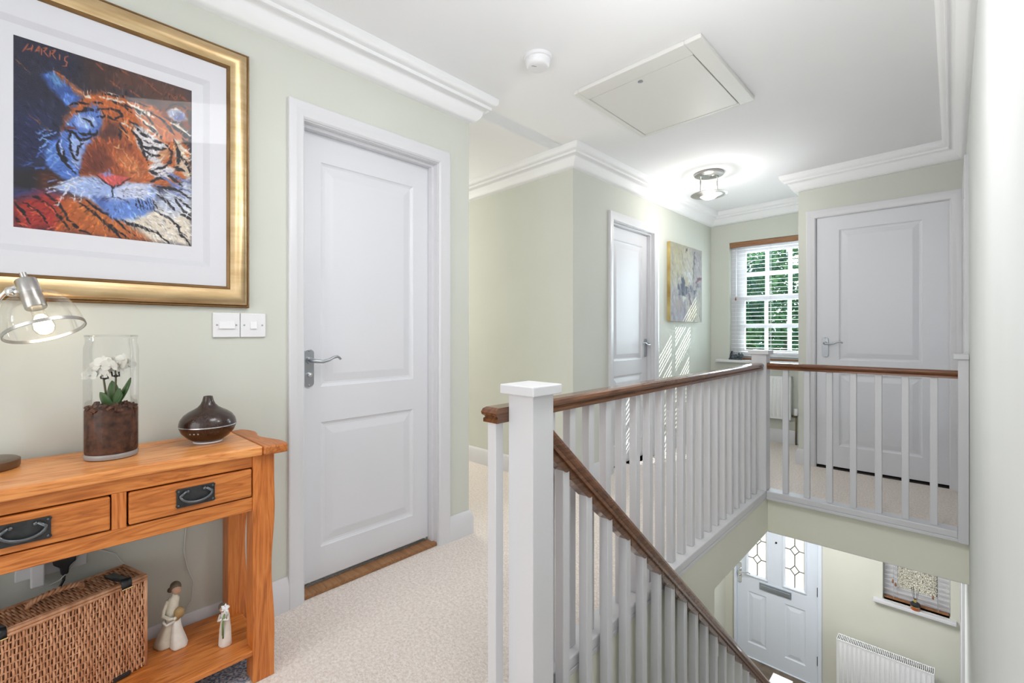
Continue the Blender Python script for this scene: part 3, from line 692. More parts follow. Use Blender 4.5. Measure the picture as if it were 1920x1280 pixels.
def flower(c, facing, size):
    d = facing.normalized(); size = size*1.16; s1 = d.cross(UP).normalized(); s2 = s1.cross(d)
    mb = MB()
    for k, (ang, ln, wd) in enumerate([(90,1,.62),(210,1,.6),(330,1,.6),(20,1.05,1.15),(160,1.05,1.15)]):
        a = R(ang); ex = s1*math.cos(a) + s2*math.sin(a); ey = d.cross(ex); vs = []; fs = []; nn = 6
        for i in range(nn+1):
            t = i/nn; wv = wd*.5*math.sin(PI*min(1, t*.93+.07))**.7
            for q in (-1, 0, 1):
                vs.append(tuple(c + (ex*(ln*t) + ey*(wv*q) + d*(.18*t*t - .10*abs(q)*wv + .02*k))*size))
        for i in range(nn):
            for q in range(2): fs.append((i*3+q, i*3+q+1, i*3+4+q, i*3+3+q))
        mb.add(vs, fs)
    mb.sphere(tuple(c + d*size*.12), size*.16, 8, 6)
    mb.build('flower', M_petal, O, smooth=True)
rnd = random.Random(11)
for du, dz, sz in [(-.040,.222,.021),(-.030,.236,.022),(-.018,.243,.019),(-.022,.222,.020),(-.047,.214,.016),(-.008,.252,.017),(.004,.232,.021),(.014,.243,.020),(.000,.218,.015),(.030,.247,.021),(.038,.258,.017),(.022,.228,.015),(.042,.240,.015),(.016,.258,.015)]:
    df = (rnd.random()-.5)*.03
    flower(U*du + F_*(df-.005) + UP*dz, -F_ + U*(rnd.random()-.5)*1.2 + UP*(rnd.random()-.35)*.8, sz)

# ================================================================== AROMA DIFFUSER
M_wenge = wood('dark_wenge', (.012,.005,.0035), (.026,.011,.007), (.045,.02,.013), 'Z', .25, coat=.25, bump=.05, scale=2.2)
A = thing('aroma_diffuser', 'dark brown onion-shaped aroma diffuser with silver band at right end of console table', 'diffuser', (-1.741, .427, .728))
MB().lathe([(0,.004),(.036,.004),(.040,.006),(.058,.018),(.072,.034),(.0785,.050),(.0785,.0535),(0,.0535)], 48).build('lower_body', M_wenge, A, smooth=40)
MB().lathe([(.0788,.0535),(.0798,.0535),(.0798,.0562),(.0788,.0562)], 48, close=True).build('silver_band', mat('silver_band', (.75,.75,.78), .2, .8), A, smooth=40)
up = [(.0785,.0562),(.0785,.062),(.075,.074),(.066,.087),(.053,.097),(.040,.104),(.029,.111),(.021,.120),(.016,.131),(.0135,.142),(.0125,.1455),(.0095,.1455),(.009,.135)]
MB().lathe(up, 48).build('upper_body', M_wenge, A, smooth=40)
MB().lathe([(.028,0),(.040,0),(.040,.005),(.028,.005)], 32, close=True).build('foot_ring', M_plastic, A, smooth=35)
bt = MB()
for i in range(3):
    v = Vector((.0735*math.cos(R(-52 + 9*i)), .0735*math.sin(R(-52+9*i)), .038)); bt.sphere(tuple(v), .0025, 8, 6)
bt.build('button', mat('grey_button', (.35,.33,.33), .4), A, smooth=True)

# ================================================================== WICKER HAMPER
M_wick = noisy('willow_wicker', (.46,.19,.085), (.78,.43,.25), 45, .5, .2, stretch=(1,1,.25))
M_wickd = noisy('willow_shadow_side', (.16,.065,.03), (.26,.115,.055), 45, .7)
W = thing('wicker_hamper', 'honey brown wicker hamper with black straps on the lower shelf of the console table', 'basket', (-1.720, .011, .102), rz=R(16))
hx0, hx1, hy0, hy1, hz = -.068, .068, -.34, .247, .262
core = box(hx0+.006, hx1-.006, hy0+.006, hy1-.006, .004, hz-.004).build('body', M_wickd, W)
def strands(plane, u0, u1, v0, v1, at, pitch=.0062, per=.038, amp=.0030, r=.0027, nrm=1):
    mb = MB(); n_ = int((u1-u0)/pitch); rr = random.Random(5)
    for i in range(n_+1):
        u = u0 + i*pitch; ph = PI*(i % 2) + (i*.22); pts = []; m = max(6, int((v1-v0)/.0085))
        for k in range(m+1):
            v = v0 + (v1-v0)*k/m; o_ = at + nrm*amp*math.sin(2*PI*v/per + ph); uu = u + .0006*math.sin(v*60+i)
            pts.append((o_, uu, v) if plane == 'x' else (uu, o_, v) if plane == 'y' else (v, uu, o_))
        mb.tube(pts, r*(.85+.3*rr.random()), 5, caps=False)
    return mb
o = strands('x', hy0+.004, hy1-.004, .004, hz-.006, hx1-.002).build('front_weave', M_wick, W, smooth=True); o['kind'] = 'stuff'
o = strands('y', hx0+.004, hx1-.004, .004, hz-.006, hy1-.002).build('end_weave', M_wick, W, smooth=True); o['kind'] = 'stuff'
o = strands('z', hy0+.004, hy1-.004, hx0+.004, hx1-.012, hz-.003, pitch=.0058, per=.05, amp=.0016, r=.0028).build('lid_weave', M_wick, W, smooth=True); o['kind'] = 'stuff'
stk = MB()
for k in range(15):
    z = .012 + .017*k
    stk.tube([(hx1-.002, hy0+.003, z), (hx1-.002, hy1-.003, z)], .0022, 5); 
stk.build('stake', M_wick, W, smooth=True)['kind'] = 'stuff'
for i, (x, z, r) in enumerate([(hx1-.001, hz+.001, .0048), (hx1+.0015, hz-.007, .004), (hx1-.008, hz+.003, .004), (hx0+.004, hz, .004)]):
    MB().tube([(x, hy0, z), (x, hy1, z)], r, 8).build('rim_cane', M_wick, W, smooth=True)
for (x, y) in [(hx1-.002, hy1-.002), (hx1-.002, hy0+.002), (hx0+.002, hy1-.002)]:
    MB().tube([(x, y, 0), (x, y, hz)], .0048, 8).build('corner_cane', M_wick, W, smooth=True)
MB().tube([(hx0+.002, hy1-.001, hz), (hx1-.002, hy1-.001, hz)], .0045, 8).build('rim_cane', M_wick, W, smooth=True)
hd = []; hd2 = []
for k in range(41):
    t = k/40; a = PI*t; y = .072 - .056*math.cos(a); z = hz + .003 + .024*math.sin(a)**.8; x = -.012 + .012*math.sin(a)
    for l_, q in ((hd, 0), (hd2, PI)):
        l_.append((x + .004*math.cos(k*1.15+q), y, z + .004*math.sin(k*1.15+q)))
MB().tube(hd, .0042, 6).tube(hd2, .0042, 6).build('handle', M_wick, W, smooth=True)
M_leather = mat('black_leather', (.02,.022,.025), .35)
for yy in (.196, -.056):
    st_ = MB(); pr = [(-.030,hz+.004),(.02,hz+.006),(.052,hz+.012),(.066,hz+.014),(.074,hz+.006),(.0745,hz-.010)]
    vs = []; fs = []
    for (x, z) in pr: vs += [(x, yy-.012, z), (x, yy+.012, z)]
    for i in range(len(pr)-1): fs.append((i*2, i*2+1, i*2+3, i*2+2))
    o = st_.add(vs, fs).build('strap', M_leather, W, smooth=40); s = o.modifiers.new('solid', 'SOLIDIFY'); s.thickness = .004; s.offset = 1
    MB().tube([(.0755, yy-.013, hz-.011), (.0755, yy+.013, hz-.011)], .0016, 6).build('buckle_bar', mat('brass', (.6,.45,.2), .3, 1), o)
for yy in (.185,):
    box(hx1-.001, hx1+.006, yy-.020, yy+.020, .002, .014).build('hinge_strap', M_leather, W, bev=.002)

# ================================================================== FIGURINES
M_cream = noisy('cream_resin', (.66,.60,.47), (.80,.76,.66), 30, .6, .15, bscale=120)
M_cream2 = noisy('ivory_resin', (.70,.64,.57), (.84,.81,.76), 30, .6, .1)
M_hair = noisy('brown_resin_hair', (.085,.06,.038), (.16,.115,.07), 70, .6, .3)
M_hair2 = noisy('tan_resin_hair', (.30,.19,.07), (.45,.30,.13), 70, .6, .3)
M_skin = mat('resin_skin', (.50,.30,.20), .6)
G1 = thing('mother_figurine', 'cream figurine of a woman holding a small child beside the wicker hamper', 'figurine', (-1.77, .342, .102))
def uvz(u, d, z): return tuple(U*u + F_*d + UP*z)
def blob_body(rings, n=20):
    # rings: (u, depth, z, ru, rd, folds)
    mb = MB(); vs = []; fs = []
    for (u, d, z, ru, rd, fo) in rings:
        for i in range(n):
            a = 2*PI*i/n; k = 1 + fo*math.cos(5*a+.6)
            vs.append(uvz(u + ru*k*math.cos(a), d + rd*k*math.sin(a), z))
    for j in range(len(rings)-1):
        for i in range(n): fs.append((j*n+i, j*n+(i+1) % n, (j+1)*n+(i+1) % n, (j+1)*n+i))
    fs += [tuple(range(n))[::-1], tuple(range((len(rings)-1)*n, len(rings)*n))]
    return mb.add(vs, fs)
blob_body([(-.026,0,0,.029,.026,.05),(-.026,0,.004,.031,.028,.06),(-.024,0,.02,.028,.026,.07),(-.017,0,.05,.022,.021,.06),(-.010,0,.08,.017,.016,.03),(-.007,0,.098,.0155,.014,0),(-.005,0,.115,.0165,.014,0),(-.003,0,.135,.017,.013,0),(.0005,0,.148,.0155,.0115,0),(.003,0,.154,.009,.008,0),(.004,0,.166,.0055,.0055,0)]).build('dress', M_cream, G1, smooth=True)
MB().sphere((0,0,0), (.0135,.0125,.0165), 16, 12).xf(Matrix.Translation(uvz(.009,-.002,.176)) @ Matrix.Rotation(R(-25), 4, F_)).build('head', M_skin, G1, smooth=True)
MB().sphere((0,0,0), (.0165,.015,.0165), 16, 12).xf(Matrix.Translation(uvz(.004,.002,.182)) @ Matrix.Rotation(R(-25), 4, F_)).sphere(uvz(-.013,.004,.170), (.009,.009,.008), 12, 8).build('hair', M_hair, G1, smooth=True)
MB().tube([uvz(-.012,-.008,.143), uvz(-.021,-.012,.118), uvz(-.020,-.018,.100), uvz(.004,-.022,.094), uvz(.016,-.022,.096)], [.006,.006,.0055,.005,.004], 10).sphere(uvz(.019,-.022,.097), .005, 10, 8).build('arm', M_cream, G1, smooth=True)
blob_body([(.020,-.004,0,.020,.022,.06),(.020,-.004,.004,.022,.024,.07),(.018,-.004,.02,.019,.021,.08),(.014,-.004,.045,.015,.016,.05),(.012,-.004,.070,.011,.012,0),(.013,-.004,.085,.009,.010,0),(.015,-.005,.092,.005,.006,0)]).build('child_dress', M_cream2, G1, smooth=True)
MB().sphere(uvz(.021,-.006,.106), (.0145,.0145,.0165), 16, 12).sphere(uvz(.017,-.010,.092), (.008,.008,.009), 10, 8).build('child_hair', M_hair2, G1, smooth=True)
MB().tube([uvz(.014,-.012,.086), uvz(-.004,-.024,.076), uvz(-.016,-.022,.082), uvz(-.018,-.016,.088)], .0045, 10).build('child_arm', M_cream2, G1, smooth=True)
G2 = thing('flower_figurine', 'small ivory figurine holding white lilies beside the right leg of the console table', 'figurine', (-1.656, .453, .102))
blob_body([(0,0,0,.017,.016,.03),(0,0,.004,.0185,.017,.05),(0,0,.02,.018,.016,.05),(0,0,.05,.0165,.014,.04),(0,0,.075,.0135,.011,0),(0,0,.090,.013,.010,0),(-.001,0,.100,.0115,.009,0),(-.002,0,.106,.006,.006,0)]).build('dress', M_cream2, G2, smooth=True)
MB().sphere(uvz(-.007,-.001,.114), (.0105,.0105,.012), 14, 10).build('head', M_skin, G2, smooth=True)
MB().sphere(uvz(-.010,.002,.117), (.0125,.012,.0125), 14, 10).build('hair', M_hair, G2, smooth=True)
MB().tube([uvz(-.012,-.004,.097), uvz(-.014,-.012,.080), uvz(.000,-.018,.090)], .0042, 8).tube([uvz(.011,-.004,.097), uvz(.015,-.012,.084), uvz(.004,-.018,.090)], .0042, 8).build('arm', M_cream2, G2, smooth=True)
MB().tube([uvz(.003,-.017,.030), uvz(.004,-.019,.070), uvz(.008,-.018,.105)], .0022, 6).tube([uvz(.001,-.017,.040), uvz(.002,-.019,.075), uvz(.006,-.018,.103)], .0018, 6).build('flower_stem', mat('green_resin', (.16,.26,.09), .6), G2, smooth=True)
lm_ = MB(); rnd = random.Random(2)
for (cu, cz) in ((.008,.118),(.014,.122),(.010,.127)):
    for k in range(6):
        a = 2*PI*k/6 + rnd.random(); e = Vector(uvz(cu + .012*math.cos(a), -.018 + .003*math.sin(2*a), cz + .012*math.sin(a)))
        b_ = Vector(uvz(cu, -.016, cz)); lm_.tube([tuple(b_), tuple((b_+e)/2), tuple(e)], [.002,.0036,.0006], 6)
lm_.build('lily', mat('white_resin', (.84,.85,.87), .5), G2, smooth=True)

# ================================================================== SOCKET, PLUGS, CABLES
xw = L
so = thing('wall_socket', 'white double wall socket under the console table behind the hamper', 'socket', (xw, .075, .43))
box(0, .010, -.074, .074, -.043, .043).build('plate', M_plastic, so, bev=.003)
for a in (-.055, .055): box(.010, .013, a-.006, a+.006, .008, .026).build('switch', M_plastic, so, bev=.001)
ch = thing('charger_plug', 'white charger plugged into the left half of the wall socket', 'charger', (xw+.011, .045, .405))
box(0, .030, -.014, .014, -.035, .03).build('charger_body', M_plastic, ch, bev=.004, seg=3)
MB().tube([(.016, 0, -.034), (.018, .012, -.045), (.02, .045, -.035), (.015, .075, -.005), (.010, .09, .03)], .0015, 6).build('cable', M_white_cable, ch, smooth=True)
bk_ = thing('mains_plug', 'black mains plug with black flex in the right half of the wall socket', 'plug', (xw+.011, .10, .425))
MB().prism([(-.026,.02),(.026,.02),(.024,-.008),(.010,-.020),(.008,-.042),(-.008,-.042),(-.010,-.020),(-.024,-.008)], lambda a, b, d: (d, a, b), 0, .026).build('plug_body', M_black, bk_, bev=.004)
MB().tube([(.013,0,-.04),(.015,-.002,-.06),(.016,-.016,-.09),(.016,-.035,-.115),(.016,-.05,-.15)], .0036, 8).build('flex', M_black, bk_, smooth=True)
cb = MB().tube([(xw+.004,.125,.43),(xw+.005,.17,.425),(xw+.006,.215,.395),(xw+.006,.24,.345),(xw+.006,.25,.28)], .0018, 6).build('thin_cable', M_white_cable, None, smooth=True)
tag(cb, 'thin white cable arching from the wall socket down behind the hamper', 'cable')
cc = MB().tube([(xw+.004,.40,.60),(xw+.004,.401,.45),(xw+.004,.392,.34),(xw+.006,.402,.28),(xw+.010,.418,.23),(xw+.014,.412,.17),(xw+.020,.385,.13),(xw+.025,.35,.108)], .0020, 6).build('white_cable', M_white_cable, None, smooth=True)
tag(cc, 'white cable hanging down the wall behind the woman figurine', 'cable')

# ================================================================== SWITCH PLATES
for nm, y0_, lab, wide in (('fused_switch', .4765, 'white fused switch plate with wide rocker, left of the pair below the picture', .050), ('light_switch', .5635, 'white light switch plate with small rocker, right of the pair below the picture', .022)):
    s_ = thing(nm, lab, 'switch', (L, y0_+.0425, 1.1035))
    box(0, .009, -.0425, .0425, -.0435, .0435).build('plate', M_plastic, s_, bev=.002)
    MB().add([(.009,-wide/2,-.013),(.009,wide/2,-.013),(.009,wide/2,.013),(.009,-wide/2,.013),(.0145,-wide/2,-.013),(.0145,wide/2,-.013),(.0105,wide/2,.013),(.0105,-wide/2,.013)],
             [(3,2,1,0),(4,5,6,7),(0,1,5,4),(1,2,6,5),(2,3,7,6),(3,0,4,7)]).build('rocker', M_plastic, s_, bev=.001)
    for a in (-.0305, .0305): MB().lathe([(0,0),(.0032,0),(.0032,.0012),(0,.0012)], 12, M=Matrix.Translation((.009, a, 0)) @ Matrix.Rotation(PI/2, 4, 'Y')).build('screw', M_steel, s_)

# ================================================================== PAINTED PRINTS (colours painted on a fine mesh)
def lin(c): 
    c = np.asarray(c, dtype=float)/255.0
    return np.where(c <= .04045, c/12.92, ((c+.055)/1.055)**2.4)
def vnoise(h, w_, sc, seed):
    r = np.random.RandomState(seed); gh, gw = int(h/sc)+3, int(w_/sc)+3; g = r.rand(gh, gw)
    y = np.arange(h)/sc; x = np.arange(w_)/sc; yi = y.astype(int); xi = x.astype(int); fy = (y-yi)[:, None]; fx = (x-xi)[None, :]
    fy = fy*fy*(3-2*fy); fx = fx*fx*(3-2*fx)
    a = g[yi][:, xi]; b = g[yi][:, xi+1]; c = g[yi+1][:, xi]; d = g[yi+1][:, xi+1]
    return (a*(1-fx)+b*fx)*(1-fy) + (c*(1-fx)+d*fx)*fy
class Canvas:
    def __init__(s, w_, h, bgc, wob_=.010, unit=1000.0, px=1020.0):
        s.w, s.h = w_, h; s.img = np.ones((h, w_, 3))*np.array(bgc, float); s.u = unit; s.px = px
        gx, gy = np.meshgrid((np.arange(w_)+.0)/(w_-1), (np.arange(h)+.0)/(h-1))
        n = lambda sc, sd: vnoise(h, w_, sc, sd) - .5
        s.X = gx + wob_*(n(7, 1) + n(3, 2)*.8); s.Y = gy + wob_*(n(7, 3) + n(3, 4)*.8)
    def segd(s, X, Y, a, b):
        dx, dy = b[0]-a[0], b[1]-a[1]; L2 = dx*dx+dy*dy+1e-12
        t = np.clip(((X-a[0])*dx+(Y-a[1])*dy)/L2, 0, 1); return np.hypot(X-a[0]-t*dx, Y-a[1]-t*dy), t
    def draw(s, kind, r, g, b, size, amt, pts):
        P = [(pts[i]/s.u, pts[i+1]/s.u) for i in range(0, len(pts), 2)]; col = np.array((r, g, b), float); wd = size/s.px
        xs = [p[0] for p in P]; ys = [p[1] for p in P]; m = wd*2.5+.03
        x0, x1 = int(max(0, (min(xs)-m)*s.w)), int(min(s.w, (max(xs)+m)*s.w+2)); y0, y1 = int(max(0, (min(ys)-m)*s.h)), int(min(s.h, (max(ys)+m)*s.h+2))
        if x1 <= x0 or y1 <= y0: return
        X = s.X[y0:y1, x0:x1]; Y = s.Y[y0:y1, x0:x1]; D = np.full(X.shape, 9.0)
        if kind == 0:
            ins = np.zeros(X.shape, bool)
            for i in range(len(P)):
                a, b_ = P[i], P[(i+1) % len(P)]
                D = np.minimum(D, s.segd(X, Y, a, b_)[0])
                c = ((a[1] > Y) != (b_[1] > Y)) & (X < (b_[0]-a[0])*(Y-a[1])/((b_[1]-a[1]) + 1e-12) + a[0]); ins ^= c
            sd = np.where(ins, -D, D); al = np.clip(.5 - sd/(2*wd+1e-6), 0, 1)
        else:
            K = len(P)-1; al = np.zeros(X.shape)
            for i in range(K):
                d, t = s.segd(X, Y, P[i], P[i+1]); f = (i+t)/K; ww = wd*.5*(.45 + .75*np.sin(np.pi*np.clip(f*.9+.08, 0, 1)))
                al = np.maximum(al, np.clip((ww - d)/(.0028) + .5, 0, 1))
        al = (al*amt/100.0)[..., None]
        s.img[y0:y1, x0:x1] = s.img[y0:y1, x0:x1]*(1-al) + col*al
    def finish(s, grain=.25, seed=9):
        n = vnoise(s.h, s.w, 5, seed)*.5 + vnoise(s.h, s.w, 2.2, seed+1)*.5
        s.img *= (1 - grain/2 + grain*n)[..., None]; s.img = np.clip(s.img, 0, 255)
    def mesh(s, fn):
        # fn(u, v) -> xyz ; u to the right, v downwards
        mb = MB(); w_, h = s.w, s.h
        mb.v = [fn(i/(w_-1), j/(h-1)) for j in range(h) for i in range(w_)]
        mb.f = [(j*w_+i, (j+1)*w_+i, (j+1)*w_+i+1, j*w_+i+1) for j in range(h-1) for i in range(w_-1)]
        c = lin(s.img.reshape(-1, 3)); mb.col = np.concatenate([c, np.ones((len(c), 1))], 1); return mb
M_print = paint_mat('tiger_print_ink', .45, .4); M_canvas = paint_mat('abstract_canvas_paint', .7, .2)
